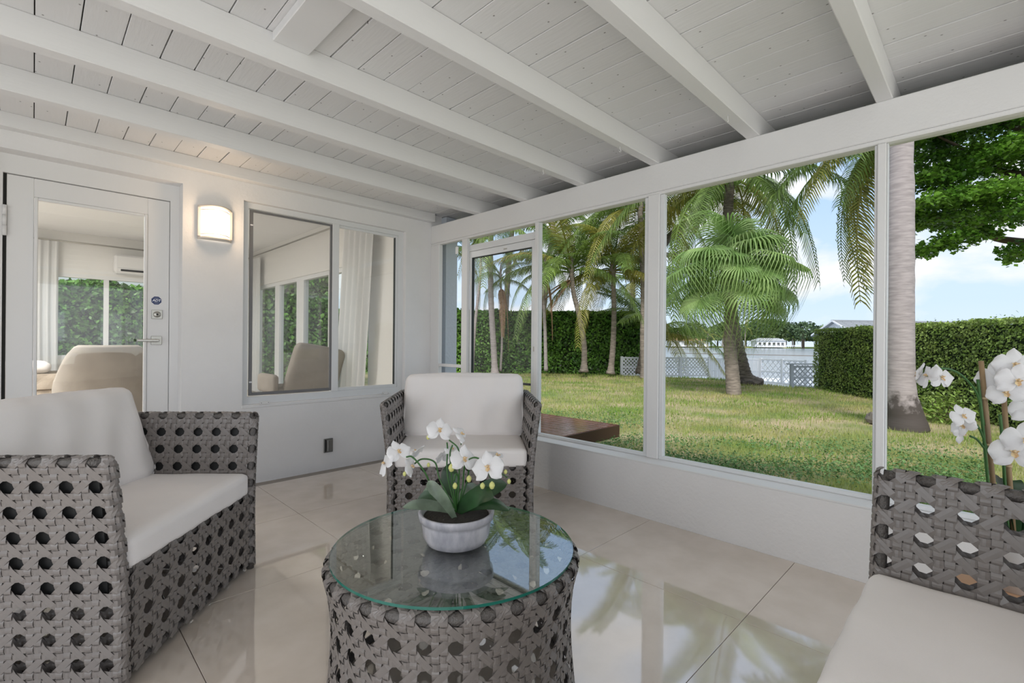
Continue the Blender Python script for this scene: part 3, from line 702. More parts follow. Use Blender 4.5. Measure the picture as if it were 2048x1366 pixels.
# --- bowl orchid on the glass table
bowl=Vector((1.003,1.257,GT))
orc=empty('potted_orchid',bowl);tag(orc,'white orchids with broad dark leaves in a low grey marble bowl on the glass table','plant')
MB().lathe([(0,.0),(.080,.0),(.097,.008),(.109,.03),(.115,.072),(.1155,.080),(.122,.083),(.126,.104),(.122,.108),(.115,.106),(.110,.09),(.10,.088),(0,.088)],56).build('bowl',M['marble'],orc,True)
MB().lathe([(0,.100),(.05,.102),(.108,.094)],32).build('moss',M['soil'],orc,True)
lc=lambda u,v,d:at(u,v,d)-bowl
camdir=lambda p:(Vector(CAM)-(Vector(p)+bowl)).normalized()
c0=Vector((0,0,.10));TL=Vector((-fw[0]*.9,-fw[1]*.9,.55))
def lf(tip,w,m='oleaf',lift=.04,base=(0,0),f=.25):
    b=c0+Vector((base[0],base[1],0));t=Vector(tip);m1=b.lerp(t,.33)+Vector((0,0,lift));m2=b.lerp(t,.7)+Vector((0,0,lift*1.1))
    return strap_leaf(orc,[b,m1,m2,t],w,m,f,tilt=TL)
rtv=Vector(rt);fwv=Vector(fw);fwh=Vector((fw[0],fw[1],0))
lf(lc(806,1014,1.50),.034,'oleafp',.012)              # long pale leaf to the left
lf(lc(835,1000,1.58),.045,'oleaf',.02)
strap_leaf(orc,[c0-fwh*.05,lc(888,1000,1.50),lc(866,975,1.49),lc(856,962,1.50)],.036,'oleafp',.3,tilt=TL)   # upright pale leaf
lf(lc(987,996,1.45),.062,'oleaf',.02,f=.1)                 # large right front leaf
lf(lc(1014,968,1.62),.058,'oleaf',.015)
lf(lc(1018,1020,1.55),.036,'oleaf',.02)
strap_leaf(orc,[c0,lc(905,985,1.66),lc(900,950,1.68),lc(904,925,1.68)],.062,'oleaf',.2,tilt=TL)
lf(lc(845,985,1.72),.045,'oleafp',.02)
lf(lc(955,985,1.74),.045,'oleafp',.03)
lf(lc(930,1000,1.75),.045,'oleaf',.03)
def stemm(pts,r=.0028,parent=orc,nm='stem'):return MB().tube(catmull(pts,6),r,6).build(nm,M['stem'],parent,True)
st_=[([c0,lc(872,990,1.58),lc(850,945,1.56),lc(826,915,1.55),lc(812,914,1.54)],None),
 ([c0,lc(880,960,1.6),lc(870,925,1.62),lc(845,918,1.62),lc(828,928,1.62)],None),
 ([c0,lc(895,950,1.6),lc(895,900,1.62),lc(894,885,1.62)],None),
 ([c0,lc(905,970,1.6),lc(900,910,1.6),lc(905,890,1.6)],None),
 ([c0,lc(918,960,1.6),lc(918,915,1.6),lc(915,895,1.6),lc(898,880,1.6)],None),
 ([c0,lc(925,975,1.6),lc(930,930,1.58),lc(948,915,1.52),lc(972,925,1.5)],None),
 ([c0,lc(932,970,1.62),lc(938,930,1.6),lc(932,905,1.58)],None),
 ([c0,lc(912,985,1.56),lc(917,955,1.55),lc(911,948,1.54),lc(908,962,1.54)],None)]
for p,_ in st_:stemm(p)
for p in ([lc(922,890,1.6),lc(923,868,1.6)],[lc(975,930,1.5),lc(1000,948,1.5),lc(1015,955,1.5)],[lc(972,940,1.5),lc(966,952,1.5)],[lc(975,940,1.5),lc(980,955,1.5)]):stemm([p[0],p[0].lerp(p[-1],.5)]+[p[-1]],.0018)
def toward(p,yaw_,pit_,base=None):
    d=camdir(p);d.rotate(Matrix.Rotation(R(yaw_),3,'Z'));ax=d.cross(Vector((0,0,1)));d.rotate(Matrix.Rotation(R(pit_),3,ax));return d
for u,v,d,yw,pt,rl,s in ((797,903,1.54,20,25,10,.95),(770,927,1.53,-70,10,60,.95),(879,860,1.60,15,20,-15,1.05),(922,868,1.6,60,30,30,.8),
    (832,903,1.64,-120,30,20,.85),(822,932,1.58,60,0,40,.85),(928,918,1.54,25,15,-10,1.1),(906,899,1.62,-10,50,0,.7),(976,935,1.48,-15,10,10,1.22),(993,912,1.58,70,50,25,.95),(886,912,1.68,-140,10,0,.8)):
    p=lc(u,v,d);flower(orc,p,toward(p,yw,pt),R(rl),s)
for u,v,d,r_ in ((903,936,1.54,.0105),(938,958,1.55,.009),(910,972,1.53,.008),(965,972,1.49,.008),(984,971,1.48,.0095),(1018,963,1.5,.0065),(1011,944,1.5,.006),(857,930,1.6,.006),(856,875,1.6,.006),(809,948,1.55,.006)):
    p=lc(u,v,d);MB().lathe([(0,-1.25*r_),(.6*r_,-r_),(r_,0),(.8*r_,.7*r_),(.25*r_,1.3*r_),(0,1.4*r_)],12,p).build('bud',M['bud'],orc,True)
# --- tall orchid behind the loveseat
st0=at(2000,960,1.80);pot0=Vector((2.36,-.06,0))
tblx=empty('side_table',pot0);tag(tblx,'small low terracotta-coloured stool behind the loveseat arm, holding the tall orchid','stool')
MB().lathe([(0,.28),(.15,.28),(.155,.29),(.155,.305),(.15,.31),(0,.31)],28).build('stool_top',M['terra'],tblx,True)
for i in range(3):
    t=R(30+120*i);MB().tube([(.13*math.cos(t),.13*math.sin(t),0),(.10*math.cos(t),.10*math.sin(t),.285)],.012,8).build('leg',M['terra'],tblx,True)
o2=empty('tall_orchid',pot0+Vector((0,0,.311)));tag(o2,'tall white orchid tied to two bamboo stakes rising behind the loveseat arm','plant')
MB().lathe([(0,0),(.065,0),(.085,.14),(.09,.15),(.085,.155),(.078,.15),(.075,.135),(0,.135)],32).build('pot',M['plastic'],o2,True)
MB().lathe([(0,.142),(.076,.138)],24).build('moss',M['soil'],o2,True)
P0=pot0+Vector((0,0,.311));l2=lambda u,v,d:at(u,v,d)-P0
camdir=lambda p:(Vector(CAM)-(Vector(p)+P0)).normalized()
D2=1.62
for (ub,vb),(ut,vt) in (((1988,985),(1962,722)),((2021,985),(2008,800))):
    a=l2(ut,vt,D2);b=l2(ub,vb,D2);bot=a+(b-a)*((.14-a.z)/(b.z-a.z))
    s_=MB().tube([bot,a],.0075,10).build('bamboo_stake',M['bamboo'],o2,True)
    for q in (.22,.55,.8):
        c=bot.lerp(a,q);MB().tube([c-(a-bot).normalized()*.003,c+(a-bot).normalized()*.003],.0095,10).build('tie',M['tie'],s_,True)
    MB().tube(catmull([bot+Vector((-.012,.012,0)),bot.lerp(a,.4)+Vector((-.012,.012,0)),bot.lerp(a,.75)+Vector((-.011,.011,0)),bot.lerp(a,.9)+Vector((-.012,.012,0))],5),.0045,8).build('stem',M['stem'],o2,True)
for pts in ([l2(1968,850,D2),l2(1955,790,D2),l2(1925,752,D2),l2(1890,737,D2),l2(1850,745,D2)],[l2(1975,900,D2),l2(1960,860,D2),l2(1945,845,D2),l2(1930,850,D2)],[l2(1975,905,D2),l2(1955,880,D2),l2(1940,872,D2)]):
    MB().tube(catmull(pts,6),.0035,8).build('stem',M['stem'],o2,True)
for u,v,d,yw,pt,rl,s in ((1838,748,1.62,-100,10,20,1.0),(1855,752,1.60,-60,20,40,1.0),(1882,755,1.60,50,10,0,1.05),(1925,832,1.60,35,15,15,.95),(1926,852,1.62,-20,0,40,.9),(1924,868,1.63,60,-20,80,.8),
    (2030,730,1.58,15,10,0,1.35),(1998,757,1.60,5,5,10,1.45),(2035,762,1.55,20,0,-10,1.35),(2012,785,1.57,0,-5,20,1.2),(2028,905,1.52,10,5,0,1.45),(2052,880,1.5,10,5,0,1.4),(2060,820,1.6,10,5,0,1.3)):
    p=l2(u,v,d);flower(o2,p,toward(p,yw,pt),R(rl),s)
for tipu,tipv,w in ((1975,948,.07),(2020,962,.06),(1940,1010,.06),(2060,1000,.07)):
    t_=l2(tipu,tipv,1.66);b=Vector((0,0,.14));strap_leaf(o2,[b,b.lerp(t_,.4)+Vector((0,0,.05)),b.lerp(t_,.75)+Vector((0,0,.05)),t_],w)
# ============================================================ INTERIOR OF THE HOUSE
IF,IC=.15,2.78;IY=10.2;IX=2.95
S(MB().box(-4,IX+.1,YW+WT,IY+.15,-.05,IF).build('floor_interior',M['tile']))
S(MB().box(-4,IX+.2,YW+WT,IY+.15,IC,IC+.1).build('ceiling_interior',M['intc']))
wf=MB();wf.box(-4,.0,IY,IY+.15,IF,IC).box(.0,2.6,IY,IY+.15,IF,.80).box(.0,2.6,IY,IY+.15,2.14,IC).box(2.6,IX+.2,IY,IY+.15,IF,IC)
S(wf.build('wall_far',M['intw']))
S(MB().box(-4.15,-4,YW+WT,IY+.15,-.05,IC).build('wall_inner',M['intw']))
S(MB().box(-4,IX+.2,YW+WT-.012,YW+WT,2.6,IC+.1).build('wall_lintel',M['intw']))
w2=S(MB().box(0,2.6,IY,IY+.08,.80,.86).box(0,2.6,IY,IY+.08,2.08,2.14).build('window_2',M['alu']))
for x in (0,.81,1.62,2.54):MB().cbox(x,x+.065,IY,IY+.07,.86,2.08,.003).build('mullion',M['alu'],w2)
for x in (0.065,.875,1.685):MB().box(x,x+.745,IY+.03,IY+.034,.86,2.08).build('pane',M['glass'],w2)
wrr=MB();wrr.box(IX,IX+.15,YW+WT,5.45,-.2,IC).box(IX,IX+.15,5.45,9.85,2.12,IC).box(IX,IX+.15,9.85,IY,-.2,IC).box(IX,IX+.15,5.45,9.85,-.2,IF+.05)
S(wrr.build('wall_garden',M['intw']))
w3=S(MB().box(IX+.02,IX+.1,5.45,9.85,2.06,2.12).box(IX+.02,IX+.1,5.45,9.85,.2,.27).build('window_3',M['alu']))
for y0,y1 in ((5.45,5.52),(6.6,6.68),(7.56,7.84),(8.6,8.8),(9.78,9.85)):MB().cbox(IX+.02,IX+.1,y0,y1,.27,2.06,.003).build('mullion',M['alu'],w3)
for y0,y1 in ((5.52,6.6),(6.68,7.56),(7.84,8.6),(8.8,9.78)):MB().box(IX+.055,IX+.059,y0,y1,.27,2.06).build('pane',M['glass'],w3)
def curtain(p0,p1,z0,z1,label,slant=0,waves=7,amp=.03,nrm=(0,1,0)):
    p0,p1=Vector(p0),Vector(p1);n=70;mb=MB();V=[];rows=8;nv=Vector(nrm)
    for r in range(rows+1):
        q=r/rows
        for i in range(n+1):
            t=i/n;w=p0.lerp(p1,t);ctr=(p0+p1)/2;k=1+(.0 if not slant else slant*(1-q)*.0)
            p=w+nv*amp*math.sin(t*waves*2*math.pi+.6*math.sin(3*q))*(1-.2*q)
            p+=(p1-p0)*slant*(1-q)
            V.append((p.x,p.y,z0+(z1-z0)*q))
    Fc=[(r*(n+1)+i,r*(n+1)+i+1,(r+1)*(n+1)+i+1,(r+1)*(n+1)+i) for r in range(rows) for i in range(n)]
    V=np.array(V);th=np.array(list(nv))*.003
    mb.add(V,Fc).add(V+th,[f[::-1] for f in Fc])
    return tag(mb.build('curtain',M['curtain'],None,True),label,'curtain')
curtain((-.35,IY-.12,0),(.27,IY-.12,0),.62,2.60,'sheer white curtain beside the far window, seen through the glass door')
curtain((IX-.1,9.25,0),(IX-.1,9.9,0),.2,2.60,'white curtain in the far corner of the inside room, behind the window screen',nrm=(1,0,0))
curtain((IX-.14,5.12,0),(IX-.14,5.85,0),.2,2.60,'white curtain hanging between two panes just inside the window',slant=.35,nrm=(1,0,0),waves=5)
def rod(pts,label):
    o=empty('curtain_rod',(0,0,0));tag(o,label,'rod');MB().tube(pts,.012,8).build('pole',M['metal'],o,True)
    for p in pts:MB().lathe([(0,-.025),(.02,-.018),(.024,0),(.02,.018),(0,.025)],12,p).build('finial',M['metal'],o,True)
    return o
rod([(-.4,IY-.12,2.615),(1.9,IY-.12,2.615)],'thin metal curtain rod above the far window, seen through the glass door')
rod([(IX-.12,4.6,2.64),(IX-.12,9.98,2.64)],'thin metal curtain rod along the garden side of the inside room')
ac=empty('air_conditioner',(1.36,IY-.11,2.33));tag(ac,'white wall-mounted air conditioner above the far window inside','air conditioner')
MB().cbox(-.44,.44,-.11,.109,-.14,.16,.03).build('body',M['plastic'],ac)
MB().cbox(-.36,.36,-.115,-.10,-.11,-.075,.004).build('air_slot',M['black'],ac);MB().cbox(-.4,.4,-.114,-.109,-.06,-.056,.001).build('panel_seam',M['whiteg'],ac)
# beige barrel chair
bc=empty('barrel_chair',(.55,6.62,IF));tag(bc,'beige upholstered barrel chair with a rounded back, just inside the glass door','chair')
V=[];n=28
for k,(rr_,z) in enumerate(((.40,.06),(.41,.55),(.415,.80),(.405,.88),(.375,.91),(.34,.88),(.33,.5),(.33,.3))):
    for i in range(n+1):
        t=R(180+180*i/n);drop=.0 if k in (0,6,7) else .34*max(0,abs(math.cos(t))-.62)**2/.145
        V.append((rr_*math.cos(t),rr_*.92*math.sin(t),z-drop))
Fc=[(k*(n+1)+i,k*(n+1)+i+1,(k+1)*(n+1)+i+1,(k+1)*(n+1)+i) for k in range(7) for i in range(n)]
MB().add(V,Fc).build('shell_back',M['beige'],bc,True)
MB().lathe([(0,.04),(.38,.04),(.385,.12),(.36,.14),(0,.14)],28).build('base',M['beige'],bc,True)
cushion('seat_cushion',bc,.62,.58,.30,.08,.02,.003,4,n=12,loc=(0,.02,.31),mt='beige')
for i in range(4):MB().tube([(.25*math.cos(R(45+90*i)),.25*math.sin(R(45+90*i)),0),(.25*math.cos(R(45+90*i)),.25*math.sin(R(45+90*i)),.05)],.02,8).build('leg',M['black'],bc,True)
# tilted beige reclining chair behind the window
rc=empty('reclining_chair',(2.38,6.1,IF));tag(rc,'beige high-backed chair tilted beside the window curtain, seen through the screened pane','chair')
cushion('backrest',rc,.62,.16,.78,.06,.015,.003,5,n=12,loc=(.08,-.16,.52),rot=(R(14),R(10),0),mt='beige')
cushion('seat',rc,.62,.56,.18,.05,.015,.003,6,n=12,loc=(-.02,.14,.32),mt='beige')
for s_ in (-1,1):cushion('armrest',rc,.09,.56,.22,.04,.005,.002,6,n=8,loc=(-.02+s_*.33,.14,.45),mt='beige')
for a in (-1,1):
    for b in (-1,1):MB().tube([(a*.28,.12+b*.22,0),(a*.26,.12+b*.2,.24)],.018,8).build('leg',M['bark'],rc,True)
# daybed with pillow
db=empty('daybed',(-.35,9.25,IF));tag(db,'tan daybed with a diamond-quilted cover under the far window','bed')
MB().cbox(-.65,.65,-.42,.42,.05,.30,.02).build('base',M['quilt'],db)
mb=MB();n=40;V=[];m_=16
for j in range(m_+1):
    for i in range(n+1):
        x=-.65+1.3*i/n;z=.30+.20*j/m_;dd_=abs(math.sin((x*14+z*14)))*abs(math.sin((x*14-z*14)));V.append((x,-.44-.02*dd_,z))
mb.add(V,[(j*(n+1)+i,j*(n+1)+i+1,(j+1)*(n+1)+i+1,(j+1)*(n+1)+i) for j in range(m_) for i in range(n)]).box(-.65,.65,-.435,.42,.30,.50).build('quilted_mattress',M['quilt'],db,True)
for i in range(4):MB().box(*( -.6,-.55) if i%2 else (.55,.6),*( -.4,-.35) if i//2 else (.35,.4),0,.05).build('leg',M['bark'],db)
pw=cushion('pillow',None,.62,.40,.15,.07,.02,.006,8,n=14,loc=(-.15,9.05,IF+.585),rot=(0,0,.1));tag(pw,'white crumpled pillow lying on the quilted daybed','pillow')
# small table with red flowers inside
it=empty('inner_table',(1.05,5.75,IF));tag(it,'small round white table beside the barrel chair inside','table')
MB().lathe([(0,.56),(.26,.56),(.265,.575),(.26,.59),(0,.59)],28).build('tabletop',M['plastic'],it,True)
MB().lathe([(.16,0),(.16,.015),(.03,.03),(.025,.56)],24).build('pedestal',M['plastic'],it,True)
vs=empty('flower_vase',(.86,5.72,IF+.59));tag(vs,'small vase of orange-red flowers on the white table inside','vase')
MB().lathe([(0,0),(.035,0),(.045,.05),(.025,.10),(.03,.12),(.022,.12),(.02,.08)],20).build('vase',M['glass'],vs,True)
for i in range(9):
    t=i*2.4;rr_=.05*math.sqrt(i/9);p=Vector((rr_*math.cos(t),rr_*math.sin(t),.17+.03*math.sin(i*3)))
    MB().tube([(0,0,.04),p],.0025,5).build('stem',M['stem'],vs);MB().lathe([(0,-.012),(.016,-.006),(.022,.004),(.012,.012),(0,.008)],9,p).build('blossom',M['red'],vs,True)
il=bpy.data.lights.new('inner_fill_light','AREA');il.energy=170;il.size=1.2;il.color=(1,.97,.94);ilo=bpy.data.objects.new('inner_fill_light',il);COL.objects.link(ilo);ilo.location=(-1.2,7.2,2.72)  # unseen area light added to brighten the inside room
# ============================================================ GARDEN
def lat(x,y):
    d=x*fw[0]+y*fw[1];return d,(x*r0[0]+y*r0[1])/np.maximum(d,.1)
EDGE_T=np.array([-.35,-.15,.22,.43,.50,.58,.66,.85,1.3]);EDGE_D=np.array([24,22,19.5,18,16.2,14.8,14.6,15.,18.])
def lawn_z(x,y):
    d,t=lat(x,y);ed=np.interp(t,EDGE_T,EDGE_D);q=np.clip((d-ed)/.7,0,1)
    return -.2-q*q*(3-2*q)*1.0+.012*np.sin(x*1.7)*np.cos(y*1.3)
gx=np.arange(2.9,30.1,.3);gy=np.arange(-16,30.1,.3);GX,GY=np.meshgrid(gx,gy,indexing='ij');GZ_=lawn_z(GX,GY)
V=np.stack([GX,GY,GZ_],-1).reshape(-1,3);nx_,ny_=len(gx),len(gy)
I,J=np.meshgrid(np.arange(nx_-1),np.arange(ny_-1),indexing='ij');a=(I*ny_+J).ravel()
lawn=S(link('ground_lawn',npmesh('ground_lawn',V,np.stack([a,a+ny_,a+ny_+1,a+1],-1),M['dirt'],True)))
S(MB().box(-30,2.9,4.3,40,-.35,-.22).box(-30,2.9,-40,-3.2,-.35,-.22).box(2.9,30,-60,-16,-.35,-.22).build('ground_yard',M['dirt']))
# grass blades
def blades(name,n,dmin,dmax,h,w,mt,umin=-.18,umax=1.12,bias=1.0,dens=None,lean=.5):
    d=dmin*(dmax/dmin)**(rng.random(n)**bias);t=umin+(umax-umin)*rng.random(n)
    x=d*(fw[0]+r0[0]*t);y=d*(fw[1]+r0[1]*t);ed=np.interp(t,EDGE_T,EDGE_D)
    k=(x>3.12)&(d<ed+.25)&~((x<5.95)&(y>3.55)&(y<8.5))
    if dens is not None:k&=rng.random(n)<dens(x,y,d)
    x,y,d=x[k],y[k],d[k];n=len(x);z=lawn_z(x,y);s=np.clip(d/7,.75,2.6)
    hh=h*(.5+rng.random(n))*(1+.25*(s-1));ww=w*s;th=rng.random(n)*6.283;la=rng.random(n)*lean;lt=rng.random(n)*6.283
    cx,cy=np.cos(th)*ww/2,np.sin(th)*ww/2
    V=np.empty((n,3,3));V[:,0]=np.stack([x-cx,y-cy,z-.01],-1);V[:,1]=np.stack([x+cx,y+cy,z-.01],-1)
    V[:,2]=np.stack([x+hh*la*np.cos(lt),y+hh*la*np.sin(lt),z+hh],-1)
    return tag(link(name,npmesh(name,V.reshape(-1,3),np.arange(3*n).reshape(-1,3),mt)),kind='stuff')
def patch(x,y,d):
    p=np.sin(x*1.3+2*np.sin(y*.9))*np.sin(y*1.1+1.5*np.sin(x*.7))+.5*np.sin(x*3.1+y*2.3)
    return np.clip(.80-.55*p*np.clip((14-d)/4,0,1),.30,1)
g=blades('lawn_grass',190000,3.0,24,.050,.008,M['grass'],dens=patch);g['label']='short patchy green grass of the lawn';g['category']='grass'
def near(x,y,d):return np.clip((8.4-x)/3.0,0,1)*np.clip(.5+.7*np.sin(y*1.3+1)*np.sin(x*1.1)+.3*np.sin(x*4+y*3),0.03,1)
n=90000
d_=2.9*(9/2.9)**rng.random(n);t_=-.1+1.1*rng.random(n);x=d_*(fw[0]+r0[0]*t_);y=d_*(fw[1]+r0[1]*t_)
k=(x>3.15)&(rng.random(n)<near(x,y,d_))&~((x<5.95)&(y>3.55)&(y<8.5));x,y=x[k],y[k];n=len(x)
z=lawn_z(x,y)+.02+.07*rng.random(n)
def leafquads(c,size,up=.5,aspect=.55,nrm=None):
    """c (n,3) centres -> folded diamond leaves, 2 tris each as one quad"""
    n=len(c);a=rng.normal(size=(n,3));a/=np.linalg.norm(a,axis=1)[:,None]
    if nrm is None:b=rng.normal(size=(n,3))+np.array([0,0,up*2])
    else:b=nrm+rng.normal(size=(n,3))*.55
    b/=np.linalg.norm(b,axis=1)[:,None];a-=b*(a*b).sum(1)[:,None];a/=np.linalg.norm(a,axis=1)[:,None];w=np.cross(a,b)
    s=(size*(.6+.8*rng.random(n)))[:,None]
    V=np.stack([c-a*s*.5,c+w*s*aspect*.5+b*s*.08,c+a*s*.5,c-w*s*aspect*.5+b*s*.08],1)
    return V.reshape(-1,3),np.arange(4*n).reshape(-1,4)
V,Fq=leafquads(np.stack([x,y,z],-1),np.full(n,.036),1.0,.5)
w_=tag(link('weeds',npmesh('weeds',V,Fq,M['weed'])),'low ferny green weeds along the outside of the low wall','weeds',kind='stuff')
# ---- hedges
def hedge(name,p0,p1,th,z0,z1,n,size,mt,label,top=True,taper=0,wav=.06,endcap=True,inset=.05):
    p0=Vector(p0);p1=Vector(p1);L=(p1-p0).length;dx=(p1-p0).normalized();dn=Vector((-dx.y,dx.x,0))
    root=empty(name,((p0+p1)/2).to_tuple()[:2]+(z0,));tag(root,label,'hedge');o=Vector(root.location)
    def P(s,q,z):return np.array([p0.x+dx.x*s+dn.x*q,p0.y+dx.y*s+dn.y*q,z])-np.array(o)
    # core
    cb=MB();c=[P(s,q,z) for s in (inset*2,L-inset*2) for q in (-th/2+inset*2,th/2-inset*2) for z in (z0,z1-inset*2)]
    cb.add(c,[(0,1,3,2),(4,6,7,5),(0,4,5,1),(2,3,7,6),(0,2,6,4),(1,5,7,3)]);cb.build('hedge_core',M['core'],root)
    hgt=z1-z0;areas=np.array([L*hgt,L*hgt,L*th,th*hgt,th*hgt]);cnt=(n*areas/areas.sum()).astype(int)
    C=[];Nn=[]
    for side_,m_ in enumerate(cnt):
        s=rng.random(m_)*L;z=z0+.05+(hgt-.05)*rng.random(m_);q=(rng.random(m_)-.5)*th;j=np.abs(rng.normal(size=m_))*wav
        lump=wav*.5+wav*.45*np.sin(s*2.3+z*3.1)*np.sin(z*2.7+s*.9)
        if side_<2:sg=-1 if side_==0 else 1;q=sg*(th/2+lump-j*1.3);nr=np.array([dn.x*sg,dn.y*sg,.3])
        elif side_==2:z=z1+wav*1.0*np.sin(s*1.9)*np.sin(s*5.1+q*4)-j+np.where(rng.random(m_)<.02,rng.random(m_)*.10,0);nr=np.array([0,0,1.])
        else:sg=-1 if side_==3 else 1;s=np.where(sg<0,lump+j,L+lump-j);nr=np.array([dx.x*sg,dx.y*sg,.3])
        C.append(np.stack([p0.x+dx.x*s+dn.x*q-o.x,p0.y+dx.y*s+dn.y*q-o.y,z-o.z],-1));Nn.append(np.tile(nr,(m_,1)))
    C=np.concatenate(C);Nn=np.concatenate(Nn)
    V,Fq=leafquads(C,np.full(len(C),size),0,.6,Nn)
    tag(link('hedge_leaves',npmesh('hedge_leaves',V,Fq,mt),root),kind='stuff');return root
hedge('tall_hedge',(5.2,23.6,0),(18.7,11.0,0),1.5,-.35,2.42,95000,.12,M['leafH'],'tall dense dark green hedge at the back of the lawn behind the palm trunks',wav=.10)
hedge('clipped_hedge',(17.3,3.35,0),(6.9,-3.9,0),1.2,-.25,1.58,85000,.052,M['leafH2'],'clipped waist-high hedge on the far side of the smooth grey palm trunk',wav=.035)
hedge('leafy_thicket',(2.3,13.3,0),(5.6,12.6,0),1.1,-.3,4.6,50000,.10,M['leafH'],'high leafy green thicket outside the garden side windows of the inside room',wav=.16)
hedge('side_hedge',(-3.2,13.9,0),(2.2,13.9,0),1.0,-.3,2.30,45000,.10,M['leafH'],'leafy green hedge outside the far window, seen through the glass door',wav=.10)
# ---- palms
def frond_mesh(name,L,droop,n=46,lw=.052,ll=.62,mt='frond',hang=.8,thick=.02,curl=.0,seed=0):
    """frond along +X rising then drooping (droop in m at the tip)"""
    r_=random.Random(seed);mb=MB();pts=[]
    for i in range(13):
        t=i/12;pts.append(Vector((L*(t-.10*droop/L*t*t),curl*t*t,L*.10*math.sin(t*2.2)-droop*t**2.3)))
    mb.tube(pts,[thick*(1-.85*i/12) for i in range(13)],5)
    V=[];Fc=[];base=0
    def P(t):
        f=t*12;i=min(int(f),11);return pts[i].lerp(pts[i+1],f-i)
    for k in range(n):
        t=.14+.85*k/(n-1)
        for s in (-1,1):
            p=P(t);tg=(P(min(1,t+.02))-P(t-.02)).normalized();sd=Vector((0,0,1)).cross(tg).normalized()*s
            l=ll*(math.sin(math.pi*(.12+.80*t))**.55)*r_.uniform(.85,1.1)
            fwd_=.35+.55*t
            d1=(sd*1.0+tg*fwd_+Vector((0,0,-.05*hang))).normalized();d2=(sd*.75+tg*fwd_+Vector((0,0,-1.0*hang*r_.uniform(.6,1.3)))).normalized();d3=(sd*.3+tg*.3*fwd_+Vector((0,0,-1.6*hang))).normalized()
            a=p;b=a+d1*l*.35;c=b+d2*l*.35;e_=c+d3*l*.30;ww=tg*lw/2*r_.uniform(.8,1.1)
            i0=len(V);V+= [a-ww*.6,a+ww*.6,b-ww,b+ww,c-ww*.75,c+ww*.75,e_]
            Fc+=[(i0,i0+1,i0+3,i0+2),(i0+2,i0+3,i0+5,i0+4),(i0+4,i0+5,i0+6)]
    mb.add([v[:] for v in V],Fc);o=mb.build(name,M[mt]);me=o.data;bpy.data.objects.remove(o);return me
FR=[frond_mesh('frond',1,.15+.0*i,seed=i,n=1) for i in range(0)]
FRONDS={}
for nm,mt_ in (('frond','frond'),('yellow','frondy')):
    FRONDS[nm]=[frond_mesh('frond',3.4,dr,n=52,ll=.72,lw=.05,mt=mt_,hang=hg,seed=j,curl=cu,thick=.035) for j,(dr,hg,cu) in enumerate(((.5,.45,.1),(1.4,.8,-.15),(2.3,1.0,.2)))]
DEADF=frond_mesh('dead_frond',.45,1.9,n=80,ll=.42,lw=.032,mt='frondd',hang=2.6,seed=5,thick=.03)
def palm(name,label,pts,r0_,r1_,nf,fl=1.0,mt='trunk',group=None,yel=.15,el=(65,-25),seed=0,az0=0,ring=True,dead=(),cat='tree',flare_=1.6,coco=0,azs=None):
    r_=random.Random(seed);base=Vector(pts[0]);root=empty(name,base);tag(root,label,cat,group)
    P=[p-base for p in catmull(pts,14)];K=len(P);rad=[]
    for i in range(K):
        q=i/(K-1);r=r0_+(r1_-r0_)*min(1,q*1.3);r*=1+(flare_-1)*max(0,1-q*9)**2
        if ring:r*=1+.05*((i%2)*2-1)
        rad.append(r)
    MB().tube(P,rad,14).build('trunk',M[mt],root,True)
    top=P[-1];d=(P[-1]-P[-4]).normalized()
    MB().lathe([(r1_*.9,-.15),(r1_*1.5,.1),(r1_*1.1,.4),(r1_*.3,.7),(0,.75)],12,top).build('crown_shaft',M[mt],root,True)
    for i in range(nf):
        q=(i+.5)/nf;az=az0+i*137.5+r_.uniform(-15,15) if azs is None else azs[i]
        e_=el[0]+(el[1]-el[0])*q+r_.uniform(-6,6)
        me=FRONDS['yellow' if (q>.75 and r_.random()<yel*3) or r_.random()<yel*.5 else 'frond'][min(2,int(q*2.2+r_.random()*.8))]
        f=link('frond',me,root);f.location=top+Vector((0,0,.25*(1-q)));f.rotation_euler=(r_.uniform(-.25,.25),-R(e_),R(az));s=fl*r_.uniform(.85,1.08);f.scale=(s,s,s)
    for az,e_,s in dead:
        f=link('dead_frond',DEADF,root);f.location=top-Vector((0,0,.35));f.rotation_euler=(0,-R(e_),R(az));f.scale=(s,s,s)
    for i in range(coco):
        t=i*2.3;MB().lathe([(0,-.14),(.09,-.1),(.12,0),(.08,.11),(0,.14)],10,top+Vector((.22*math.cos(t),.22*math.sin(t),-.12-.05*(i%3)))).build('coconut',M['bud'] if i%2 else M['fanl'],root,True)
    return root
g1=None
palm('slender_palm','slim grey-trunked palm rising behind the screen door pane',[at(990,750,18.4),at(987,690,18.4),at(982,600,18.4),at(981,500,18.4),at(983,455,18.4)],.125,.10,13,.85,'royal',seed=1,dead=(),flare_=1.5)
palm('thin_palm','very thin pale palm trunk leaning left of the slim grey trunk',[at(944,742,18.8),at(950,650,18.8),at(960,560,18.8),at(962,500,18.8)],.07,.05,9,.55,'royal',seed=2,flare_=1.2,yel=.3)
palm('thin_palm','thin palm partly hidden by the screen door jamb, with brown dead fronds hanging',[at(1092,742,18.3),at(1090,660,18.3),at(1087,590,18.3),at(1090,545,18.3)],.07,.06,10,.62,'royal',seed=3,dead=((300,0,1.2),(120,0,1.1)),flare_=1.2)
palm('thin_palm','thin palm with one long brown dead frond hanging beside the slim grey trunk',[at(1001,742,19),at(1004,680,19),at(1003,600,19),at(1001,562,19)],.045,.04,7,.5,'royal',seed=33,dead=((315,0,1.3),(250,0,1.0)),flare_=1.2)
